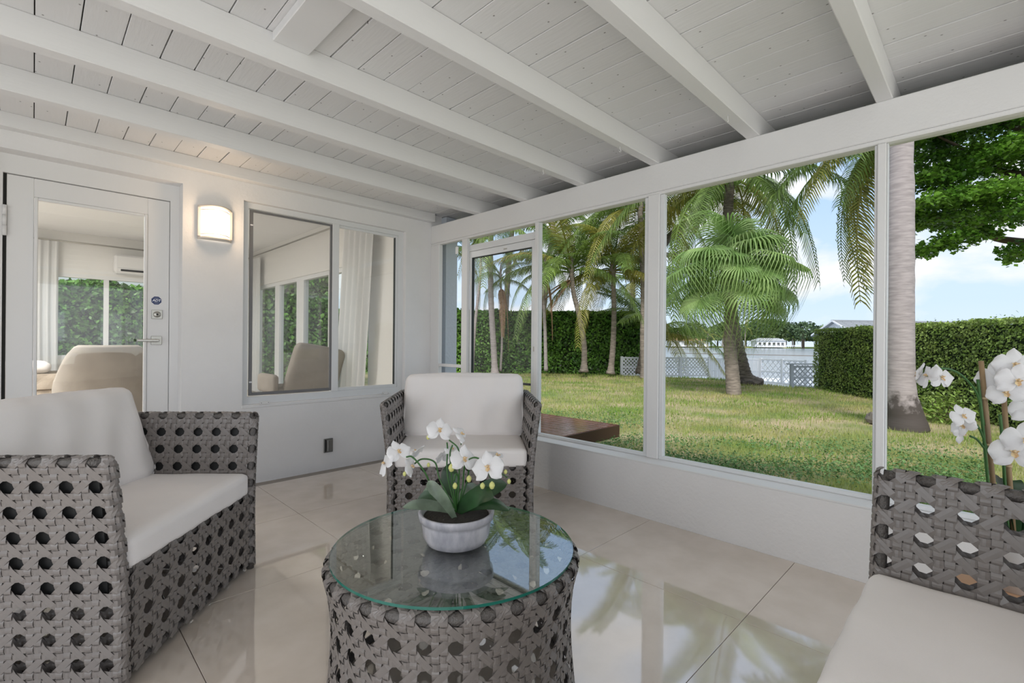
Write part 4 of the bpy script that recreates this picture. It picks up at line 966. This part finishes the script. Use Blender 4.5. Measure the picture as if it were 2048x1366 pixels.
palm('coconut_palm','curved grey palm with an orange-brown dead frond arching over its trunk',[at(1168,744,18.2),at(1168,690,18.2),at(1158,630,18.2),at(1147,585,18.2),at(1143,545,18.2)],.115,.085,18,1.0,seed=44,el=(60,-12),dead=((138,50,1.1),(120,45,1.0),(160,30,.8)),yel=.08)
palm('coconut_palm','straight ringed palm trunk with a full crown at the edge of the wide post',[at(1221,748,18.4),at(1226,690,18.4),at(1228,620,18.4),at(1226,545,18.4)],.12,.09,19,1.0,seed=5,yel=.35)
palm('coconut_palm','tall palm trunk beside the wide white post with yellow-green hanging fronds',[at(1289,758,17.6),at(1286,690,17.6),at(1287,600,17.6),at(1284,500,17.6),at(1280,420,17.6)],.12,.095,20,1.1,seed=6,yel=.55,dead=())
palm('background_palm','green palm crown above the hedge left of the slim grey trunk',[at(905,620,21),at(905,560,21),at(903,500,21)],.14,.12,14,.9,seed=7)
palm('background_palm','green palm crown above the hedge between the screen door and the arched dead frond',[at(1085,640,22),at(1095,540,22),at(1105,470,22)],.14,.12,16,1.05,seed=8,dead=())
palm('background_palm','palm crown behind the hedge just beside the wide post',[at(1262,640,24),at(1265,600,24),at(1266,565,24)],.16,.12,13,.9,seed=9)
palm('background_palm','tall feathery palm high above the hedge near the screen door',[at(1010,640,24),at(1020,500,24),at(1030,420,24)],.15,.12,16,1.1,seed=19)
palm('young_palm','low spreading young palm with yellow-tipped fronds before the white lattice',[at(1318,735,19.5),at(1316,705,19.5),at(1312,670,19.5)],.14,.12,14,.95,seed=10,el=(60,-10),yel=.5,azs=[az*27 for az in range(14)])
# two leaning coconut palms whose crowns rise above the opening
bpm=at(1490,765,16)
palm('tall_coconut_palm','thick ringed coconut trunk with flared dark base behind the fan palm',[at(1498,768,15.6),at(1486,735,15.6),at(1468,655,15.6),at(1457,560,15.6),at(1456,440,15.6),at(1458,390,15.6),at(1461,352,15.6)],.21,.15,24,1.3,'trunkd',seed=21,el=(60,-42),flare_=2.3,coco=5,yel=.12)
palm('leaning_coconut_palm','dark leaning coconut trunk crossing behind the wide post',[at(1285,748,18.9),at(1296,640,18.9),at(1318,510,18.9),at(1352,462,18.9),at(1392,428,18.8),at(1412,385,18.8)],.19,.13,17,1.0,'trunkd',seed=22,el=(60,-35),yel=.25)
palm('overhanging_palm','coconut crown above the opening whose long fronds hang before the clouds',[at(1803,800,12.5)+Vector((0,0,-.1)),at(1802,560,12.5),at(1800,360,12.4),at(1792,262,12.2)],.14,.12,13,1.12,seed=23,el=(12,-52),yel=.25,azs=[135,112,160,95,178,125,148,105,170,60,140,118,155])
# root ring of old stubble at the big palm
mb=MB()
for i in range(16):
    t=i*.4;mb.tube([(.30*math.cos(t),.30*math.sin(t),-.05),(.40*math.cos(t),.40*math.sin(t),.16+.04*math.sin(i*5))],.07,6)
o_=mb.build('root_mound',M['trunkd'],None,True);o_.location=at(1497,771,15.6)+Vector((0,0,-.02));tag(o_,'dark mound of old roots at the foot of the flared coconut trunk','roots')
# smooth royal palm trunk
rp=empty('royal_palm',(at(1806,858,7.55)));tag(rp,'thick smooth pinkish-grey palm trunk standing outside beside the narrow post','tree')
b0=Vector(rp.location);P=[at(u,v,7.55)-b0 for u,v in ((1814,860),(1811,835),(1806,805),(1803,770),(1801,640),(1801,480),(1801,300),(1803,100),(1806,-150))]
P=catmull(P,8);K=len(P);rd=[]
for p in P:
    z=p.z;rd.append(.178+.105*max(0,1-z/.75)**1.5+.004*math.sin(z*22))
rd=[r*(1.0 if p.z<4 else .92) for r,p in zip(rd,P)]
MB().tube(P,rd,24).build('trunk',M['royal2'],rp,True)
tp=P[-1]
MB().lathe([(.15,0),(.2,.3),(.17,1.2),(.06,1.6),(0,1.6)],16,tp).build('crown_shaft',M['fanl'],rp,True)
for i in range(12):
    f=link('frond',FRONDS['frond'][i%3],rp);f.location=tp+Vector((0,0,1.4));f.rotation_euler=(0,-R(55-i*7),R(i*137.5))
# ---- fan palm
def fan_mesh(name,Rr,nseg,droop,seed,mt='fanl'):
    r_=random.Random(seed);V=[];Fc=[];
    for k in range(nseg):
        a=R(-148+296*(k+.5)/nseg);da=R(296/nseg)*.47
        L=Rr*(.82+.18*math.cos(a*.8))*r_.uniform(.93,1.05);base=len(V)
        prof=((.02,0),(.28,.03),(.48,.02),(.66,-.14*droop),(.82,-.50*droop),(.93,-.95*droop),(1.0,-1.4*droop*r_.uniform(.75,1.25)))
        for j,(q,zz) in enumerate(prof):
            # hanging tips stop moving outward
            rr_=L*(q if q<.6 else .58+(q-.58)*(1-.75*min(1,droop)))
            wd=da*rr_*.98 if q<.4 else L*.40*da*max(.05,(1-(q-.4)/.6))*.85
            z=L*zz-(.12*L*(1-math.cos(a))*q)
            c=Vector((rr_*math.cos(a),rr_*math.sin(a),z));n_=Vector((-math.sin(a),math.cos(a),0))*wd
            V+=[c-n_,c+Vector((0,0,.012+.02*q*(q<.6))),c+n_]
        for j in range(len(prof)-1):
            b=base+3*j;Fc+=[(b,b+1,b+4,b+3),(b+1,b+2,b+5,b+4)]
    me=npmesh(name,[v[:] for v in V],Fc,M[mt]);return me
FANS=[fan_mesh('fan_leaf',1.12,40,dr,i) for i,dr in enumerate((.25,.5,.75,.95))]
fp=empty('fan_palm',at(1468,792,12.4));tag(fp,'fan palm with drooping pleated leaves in the middle of the lawn before the water','tree')
b0=Vector(fp.location);P=catmull([at(u,v,12.4)-b0 for u,v in ((1468,793),(1464,740),(1459,680),(1461,620),(1465,560))],12)
MB().tube(P,[.185-.045*min(1,i/len(P)*1.6)+.006*((i%2)*2-1) for i in range(len(P))],16).build('trunk',M['trunk'],fp,True)
tp=P[-1];r_=random.Random(12)
for i in range(34):
    q=i/33;az=i*137.5+r_.uniform(-14,14);e_=74-90*q+r_.uniform(-14,14);pl=r_.uniform(.75,1.35)*(1.0+.10*q)
    d=Vector((math.cos(R(az))*math.cos(R(e_)),math.sin(R(az))*math.cos(R(e_)),math.sin(R(e_))))
    a=tp+Vector((0,0,.24-.22*q));m1=a+d*pl*.55+Vector((0,0,.04));b=a+d*pl+Vector((0,0,-.10*pl*(1+q)))
    f=MB().tube(catmull([a,m1,b],4),.014,5).build('leaf_stalk',M['fanl'],fp,True)
    lf_=link('fan_leaf',FANS[min(3,int(1+q*1.8+r_.random()*1.2))],f);t=(b-m1).normalized();t.z=t.z*.8-.5
    xa=t.normalized();za=Vector((0,0,1));ya=za.cross(xa).normalized();za=xa.cross(ya)
    mm=Matrix((xa,ya,za)).transposed().to_4x4();lf_.matrix_local=Matrix.Translation(b)@mm@Matrix.Rotation(R(r_.uniform(-15,15)),4,'X')@Matrix.Scale(r_.uniform(.9,1.15),4)
# ---- broadleaf tree, right
tr=empty('broadleaf_tree',(15.2,-2.6,-.2));tag(tr,'big bright green broadleaf tree with layered branches high above the clipped hedge','tree')
TB=Vector(tr.location)
trk=[TB,Vector((15.1,-2.5,1.6)),Vector((15.0,-2.0,3.2)),Vector((14.9,-1.5,4.4)),Vector((15.0,-1.2,6.2))]
MB().tube([p-TB for p in catmull(trk,6)],[.26-.006*i for i in range(25)],12).build('trunk',M['bark'],tr,True)
def br(pts,r):MB().tube([p-TB for p in catmull(pts,6)],[max(.012,r*(1-i/(6*(len(pts)-1)+1)*.8)) for i in range(6*(len(pts)-1)+1)],8).build('branch',M['bark'],tr,True)
br([Vector((15.0,-2.0,3.0)),at(2010,480,11.4),at(1960,455,11.2),at(1905,440,11),at(1855,430,11)],.10)
br([Vector((14.95,-1.8,3.7)),at(2000,420,11.2),at(1940,400,11),at(1880,380,11)],.09)
br([Vector((14.9,-1.5,4.4)),at(1990,340,11),at(1930,300,11),at(1870,270,11)],.08)
br([Vector((15.0,-1.2,5.2)),at(1960,230,11.2),at(1880,180,11.2)],.08)
br([at(1960,455,11.2),at(1930,470,11.1),at(1880,480,11)],.04)
C=[];
pads=[(1880,330,1.15,.30),(1850,420,.75,.26),(1930,400,1.0,.30),(1990,330,1.2,.35),(2040,430,1.1,.35),(1905,260,1.2,.35),(1990,250,1.3,.40),(2060,300,1.2,.4),(1870,365,.8,.22),(1845,295,.7,.25),(1960,440,.8,.16),
 (1870,495,.42,.10),(1915,478,.40,.09),(1845,505,.25,.06),(1950,470,.45,.08),(2035,515,.32,.14),(2050,500,.4,.15),(1860,230,1.1,.35),(1960,180,1.4,.5),(2060,200,1.4,.5),(1890,130,1.3,.5),(2000,80,1.5,.6),(1840,440,.5,.16),(1900,445,.7,.14),(2010,385,.9,.25)]
for (u,v,ra,rz_) in pads:
    c=at(u,v,11+rnd.uniform(-1.1,1.1));m_=int(1900*ra*ra)+220
    th=rng.random(m_)*6.283;rr_=ra*np.sqrt(rng.random(m_));zz=rz_*(1-(rr_/ra)**2)*rng.random(m_)**.5-.25*rz_+rng.normal(size=m_)*.05
    lump=1+.18*np.sin(th*5+u)
    C.append(np.stack([c.x-TB.x+rr_*lump*np.cos(th),c.y-TB.y+rr_*lump*np.sin(th),c.z-TB.z+zz+.07*np.sin(rr_*9+th*3)],-1))
C=np.concatenate(C);V,Fq=leafquads(C,np.full(len(C),.10),.9,.7);tag(link('tree_leaves',npmesh('tree_leaves',V,Fq,M['leafT']),tr),kind='stuff')
# small plants at the foot of the clipped hedge
def shrub(name,loc,r,h,n,size,mt,label):
    root=empty(name,loc);tag(root,label,'plant');c=rng.normal(size=(n,3))*np.array([r*.45,r*.45,h*.3])+np.array([0,0,h*.45]);c[:,2]=np.abs(c[:,2])
    V,Fq=leafquads(c,np.full(n,size),.7,.4);tag(link('leaves',npmesh('leaves',V,Fq,mt),root),kind='stuff')
    for i in range(5):
        t=i*1.3;MB().tube([(0,0,0),(r*.35*math.cos(t),r*.35*math.sin(t),h*.7)],.008,5).build('stem',M['bark'],root)
shrub('small_shrub',at(1885,842,8.3)+Vector((0,0,-.06)),.5,.6,700,.09,M['leafH2'],'small yellow-green shrub at the foot of the clipped hedge beside the grey trunk')
# ---- stones
def stone(loc,s,label,group=None):
    bm=bmesh.new();bmesh.ops.create_icosphere(bm,subdivisions=2,radius=1)
    from mathutils import noise
    for v in bm.verts:v.co*=1+.35*noise.noise(v.co*1.7+Vector(loc));v.co=Vector((v.co.x*s[0],v.co.y*s[1],v.co.z*s[2]))
    me=bpy.data.meshes.new('stone');bm.to_mesh(me);bm.free();me.materials.append(M['rock']);o=link('stone',me);o.location=loc;tag(o,label,'stone',group)
stone(at(1750,838,8.0)+Vector((0,0,.0)),(.16,.13,.12),'dark rough stone on the grass beside the narrow white post')
for u,v,s in ((1577,778,.16),(1601,778,.22),(1622,779,.2),(1640,781,.22)):
    stone(at(u,v,14.9)+Vector((0,0,-.02)),(s*1.3,s,s*.45),{1577:'small sea-wall stone farthest from the clipped hedge',1601:'large flat sea-wall stone before the lattice post',1622:'flat sea-wall stone second from the clipped hedge',1640:'sea-wall stone touching the clipped hedge'}[u],'sea-wall stones')
# ---- brown wooden deck platform
dk=empty('wooden_platform',(4.95,4.85,-.2));tag(dk,'low wet reddish-brown wooden platform outside the screen door','platform')
o=Vector(dk.location);X0,X1,Y0,Y1=3.2,5.85,3.72,8.2
for i in range(19):
    a=X0+.14*i
    if a+.135>X1+.02:break
    MB().cbox(a-o.x,a+.135-o.x,Y0-o.y,Y1-o.y,.135,.17,.004).build('deck_board',M['deck'],dk)
MB().cbox(X0-o.x,X1-o.x,Y0-.02-o.y,Y0-.001-o.y,-.01,.165,.003).build('side_board',M['deckd'],dk);MB().cbox(X1+.001-o.x,X1+.02-o.x,Y0-.02-o.y,Y1-o.y,-.01,.165,.003).build('side_board',M['deckd'],dk)
# ---- white garden chair just outside
wc=empty('garden_chair',(3.78,4.83,-.03));tag(wc,'white metal garden chair just outside the narrow side opening','chair')
MB().cbox(-.22,.22,-.22,.22,.42,.44,.008).build('seat',M['white'],wc)
for a in (-1,1):
    for b in (-1,1):MB().tube([(a*.22,b*.22,0),(a*.20,b*.20,.42)],.014,8).build('leg',M['white'],wc)
    MB().tube(catmull([(a*.20,.20,.42),(a*.22,.25,.62),(a*.21,.28,.83)],5),.014,8).build('back_post',M['white'],wc)
    MB().tube(catmull([(a*.23,-.2,.42),(a*.25,-.19,.60),(a*.25,.0,.64),(a*.22,.24,.62)],5),.012,8).build('armrest',M['white'],wc)
MB().tube([(-.21,.28,.83),(.21,.28,.83)],.014,8).build('top_rail',M['white'],wc);MB().tube([(-.21,.26,.70),(.21,.26,.80)],.010,8).build('brace',M['white'],wc);MB().tube([(-.21,.26,.80),(.21,.26,.70)],.010,8).build('brace',M['white'],wc)
# ---- dock, lattice fences, water
S(MB().box(14.6,24.5,3.0,14.6,-.62,-.47).build('ground_dock',M['dock']))
S(MB().box(-200,420,-300,420,-1.35,-1.02).build('ground_water',M['water']))
def lattice(name,p0,p1,h,label,m='white',step=.16,rails=(0,.5,1),posts=2,sw=.03,solid=False,z0=-.47,group=None,cap=False):
    p0=Vector(p0);p1=Vector(p1);p0.z=p1.z=z0;L=(p1-p0).length;root=empty(name,p0,math.atan2((p1-p0).y,(p1-p0).x));tag(root,label,'fence',group)
    for q in rails:MB().cbox(0,L,-.03,.03,h*q-.0 if q==0 else h*q-.06,h*q+.06 if q==0 else h*q,.004).build('rail',M[m],root)
    for i in range(posts):
        x=L*i/(posts-1);MB().cbox(x-.05,x+.05,-.05,.05,0,h+.03,.006).build('post',M[m],root)
    if cap:MB().cbox(-.15,L+.15,-.10,.10,h+.03,h+.07,.006).build('cap_rail',M[m],root)
    if solid:
        n=max(2,int(L/.15));w=L/n
        for i in range(n):MB().cbox(i*w+.006,(i+1)*w-.006,-.012,.012,.04,h-.05,.003).build('board',M[m],root)
    else:
        for s in (1,-1):
            k=-math.ceil(h/step)
            while k*step<L:
                xa=k*step;pts=[];a=max(0,xa);b=min(L,xa+h)
                if b-a>.06:
                    za,zb=(a-xa,b-xa) if s>0 else (h-(a-xa),h-(b-xa))
                    d=Vector((b-a,0,zb-za)).normalized();n_=Vector((-d.z,0,d.x))*sw/2;A_=Vector((a,.006*s,za));B_=Vector((b,.006*s,zb));t=Vector((0,.005,0))
                    mb=MB();mb.add([(A_-n_-t)[:],(A_+n_-t)[:],(B_+n_-t)[:],(B_-n_-t)[:],(A_-n_+t)[:],(A_+n_+t)[:],(B_+n_+t)[:],(B_-n_+t)[:]],[(0,1,2,3),(7,6,5,4),(0,3,7,4),(1,0,4,5),(2,1,5,6),(3,2,6,7)])
                    mb.build('lath',M[m],root)
                k+=1
    return root
fz=lambda u,v,z=-.47:(Vector(CAM)+(at(u,v,1)-Vector(CAM))*((z-H)/((at(u,v,1)-Vector(CAM)).z)))
LA,LB,LC,LD=fz(1243,751,-.24),fz(1418,757,-.36),fz(1520,764),fz(1589,771)
lattice('lattice_fence',LA,LB,.80,'white diagonal lattice fence panel beside the palm trunks at the water',step=.15,sw=.05,posts=4,z0=-.27)
lattice('board_fence',LB+(LC-LB)*.01,LC,.98,'white fence of upright boards behind the flared coconut trunk',solid=True)
lattice('lattice_fence',LC+(LD-LC)*.02,LD+(LD-LC)*.3,.98,'white lattice fence at the water between the board fence and the grey-railed one',step=.25,sw=.035,posts=3,m='white')
lattice('lattice_fence',fz(1583,775,-.40),fz(1640,775,-.40)+Vector((.5,-.5,0)),.80,'grey-railed lattice fence end standing beside the clipped hedge',m='whiteg',step=.19,sw=.04,rails=(0,.5,.98),cap=True,z0=-.42)
# buoy line on the water
fa,fb=at(1340,703,100),at(1660,709,85);fa.z=fb.z=-1.0
tag(MB().tube([fa,fb],.10,6).build('floating_boom',M['rock'],None,True),'thin dark floating line across the water','line')
# ---- far shore
S(MB().box(-60,60,-4,60,-1.6,-.55).build('ground_far_shore',M['grass']));bpy.data.objects['ground_far_shore'].location=Vector(at(1500,690,240)).to_tuple()[:2]+(0,);bpy.data.objects['ground_far_shore'].rotation_euler=(0,0,R(-45));
fs_=bpy.data.objects['ground_far_shore'];fs_.scale=(3,1,1)
CAN=[]
for i in range(4):
    m_=1400;th=rng.random(m_)*6.283;ph=np.arccos(1-1.5*rng.random(m_));rr_=(1+.18*np.sin(th*4+i)*np.sin(ph*5+i))*(.8+.2*rng.random(m_))
    c=np.stack([5*rr_*np.sin(ph)*np.cos(th),5*rr_*np.sin(ph)*np.sin(th),5.0+4.2*rr_*np.cos(ph)],-1);V,Fq=leafquads(c,np.full(m_,.95),.6,.7);CAN.append(npmesh('canopy',V,Fq,M['shore'] if i%2 else M['shore2']))
TRK=MB().tube([(0,0,-.6),(0,0,5)],.35,6).build('trunk',M['bark']);tm=TRK.data;bpy.data.objects.remove(TRK)
def fartree(u,v,d,s,i,lab,grp):
    r=empty('shore_tree',(0,0,0));p=at(u,695,d);r.location=(p.x,p.y,-.55);r.rotation_euler=(0,0,i*1.1);tag(r,lab,'tree',grp)
    for nm,me in (('trunk',tm),('canopy',CAN[i%4])):
        o=link(nm,me,r);o.scale=(s,s,s)
for i in range(21):
    u=1305+i*17+rnd.uniform(-6,6)
    if 1512<u<1574:
        fartree(u,0,268,1.5+rnd.uniform(-.1,.3),i,'leafy tree in the row behind the white house across the water','trees behind the far house')
    else:fartree(u,0,rnd.uniform(232,262),rnd.uniform(.9,1.45),i,'rounded green tree on the far shore of the water','trees on the far shore')
PL=('tall shore palm just beside the flared coconut trunk','shore palm standing over the roof end of the far white house','tall thin shore palm between the far house and the clipped hedge','shore palm rising beside the gabled house roof','yellowish shore palm beside the fan palm trunk','low yellow shore palm nearest the fan palm trunk','yellow shore palm at the middle of the pale far house','stout shore palm hidden low behind the young palm fronds','farthest shore palm, close to the wide white post')
for i,(u,vt,d) in enumerate(((1490,640,225),(1585,660,235),(1604,648,235),(1640,650,235),(1415,655,200),(1445,662,205),(1375,660,210),(1400,668,190),(1355,650,215))):
    b=at(u,696,d);b.z=-.5;tpz=H+(690-vt-18)/F*d*1.0
    pt=(b,Vector((b.x,b.y,tpz*.6)),Vector((b.x+.4,b.y,tpz)))
    palm('shore_palm',PL[i],pt,.30,.22,9,1.45,seed=40+i,yel=.6 if 1360<u<1460 else .1,group='palms on the far shore')
# white house across the water
hp=at(1543,690,232);hs=empty('shore_house',(hp.x,hp.y,-.55),R(-45));tag(hs,'long low white house with a pale roof across the water','house')
MB().box(-7,7,0,6,0,3.1).build('wall',M['white'],hs)
MB().add([(-7.5,-.5,3.1),(7.5,-.5,3.1),(7.5,6.5,3.1),(-7.5,6.5,3.1),(-5,3,4.5),(5,3,4.5)],[(0,1,5,4),(2,3,4,5),(1,2,5),(3,0,4),(3,2,1,0)]).build('roof',M['whiteg'],hs)
for x in (-5.6,-3.4,-1,1.2,3.4,5.4):
    w=MB().box(x-.6,x+.6,-.06,-.01,.7,2.3).build('window',M['greyframe'],hs);MB().box(x-.5,x-.03,-.08,-.06,.8,2.2).box(x+.03,x+.5,-.08,-.06,.8,2.2).build('pane',M['glass'],w)
sf=empty('shore_fence',(hp.x-1.5,hp.y-1.5,-.55),R(-45));tag(sf,'low white fence along the far bank before the white house','fence')
MB().box(-9,13,-.03,.03,.9,1.05).build('rail',M['white'],sf)
for i in range(23):MB().box(-9+i-.05,-8.9+i+.05,-.05,.05,0,1.15).build('post',M['white'],sf)
h2=at(1380,690,228);hb=empty('shore_house',(h2.x,h2.y,-.55),R(-45));tag(hb,'pale house half hidden by yellow palms across the water','house')
MB().box(-9,9,0,6,0,2.8).build('wall',M['white'],hb);MB().add([(-9.5,-.5,2.8),(9.5,-.5,2.8),(9.5,6.5,2.8),(-9.5,6.5,2.8),(-7,3,4.2),(7,3,4.2)],[(0,1,5,4),(2,3,4,5),(1,2,5),(3,0,4),(3,2,1,0)]).build('roof',M['terra'],hb)
for x in (-6,-2,2,6):MB().box(x-.8,x+.8,-.06,-.01,.7,2.2).build('window',M['greyframe'],hb)
# grey-roofed building behind the clipped hedge
hg=at(1672,690,32);gh=empty('neighbour_house',(hg.x,hg.y,-.4),math.atan2(-.62,.78));tag(gh,'pale gabled house with a grey tiled roof above the clipped hedge','house')
L_=9.5;wd_=1.55;ev=2.25;rg=3.05
MB().add([(0,-wd_,0),(0,wd_,0),(0,wd_,ev),(0,0,rg),(0,-wd_,ev),(L_,-wd_,0),(L_,wd_,0),(L_,wd_,ev),(L_,0,rg),(L_,-wd_,ev)],[(0,1,2,3,4)[::-1],(5,6,7,8,9),(0,4,9,5)[::-1],(1,6,7,2)[::-1]]).build('wall',M['white'],gh)
rf=MB()
for s in (-1,1):
    n=12
    for i in range(n):
        y0,y1=s*(wd_+.35)*(1-i/n),s*(wd_+.35)*(1-(i+1)/n)-s*(-.03);z=lambda y:rg-(rg-ev)*abs(y)/wd_
        for j in range(16):
            xa=-.3+(L_+.6)*j/16;xb=xa+(L_+.6)/16-.02
            rf.add([(xa,y0,z(y0)+.09),(xb,y0,z(y0)+.09),(xb,y1,z(y1)+.05),(xa,y1,z(y1)+.05),(xa,y0,z(y0)),(xb,y0,z(y0)),(xb,y1,z(y1)),(xa,y1,z(y1))],[(0,1,2,3),(7,6,5,4),(0,4,5,1),(1,5,6,2),(2,6,7,3),(3,7,4,0)])
tag(rf.build('roof_tiles',M['roof'],gh),kind='stuff')
MB().box(-.3,L_+.3,-.10,.10,rg+.03,rg+.12).build('ridge_cap',M['roof'],gh)
for s in (-1,1):MB().add([(-.32,s*(wd_+.35),ev-.16),(-.32,0,rg),(-.32,0,rg+.1),(-.32,s*(wd_+.35),ev-.05),(-.26,s*(wd_+.35),ev-.16),(-.26,0,rg),(-.26,0,rg+.1),(-.26,s*(wd_+.35),ev-.05)],[(0,1,2,3),(7,6,5,4),(0,4,5,1),(3,2,6,7)]).build('barge_board',M['white'],gh)
# neighbour's white eaves beyond the side hedge
nh=empty('white_neighbour_house',(1.5,17.5,-.3));tag(nh,'white house with a blue-grey eave beyond the hedge, seen through the glass door','house')
MB().box(-7,.8,0,6,0,3.0).build('wall',M['white'],nh);MB().add([(-7.5,-1,2.8),(1.3,-1,2.8),(1.3,3.2,4.1),(-7.5,3.2,4.1),(-7.5,-1,3.0),(1.3,-1,3.0),(1.3,3.2,4.3),(-7.5,3.2,4.3)],[(0,1,2,3)[::-1],(4,5,6,7),(0,4,5,1)[::-1],(1,5,6,2)[::-1],(3,2,6,7),(0,3,7,4)[::-1]]).build('roof',M['dock'],nh)
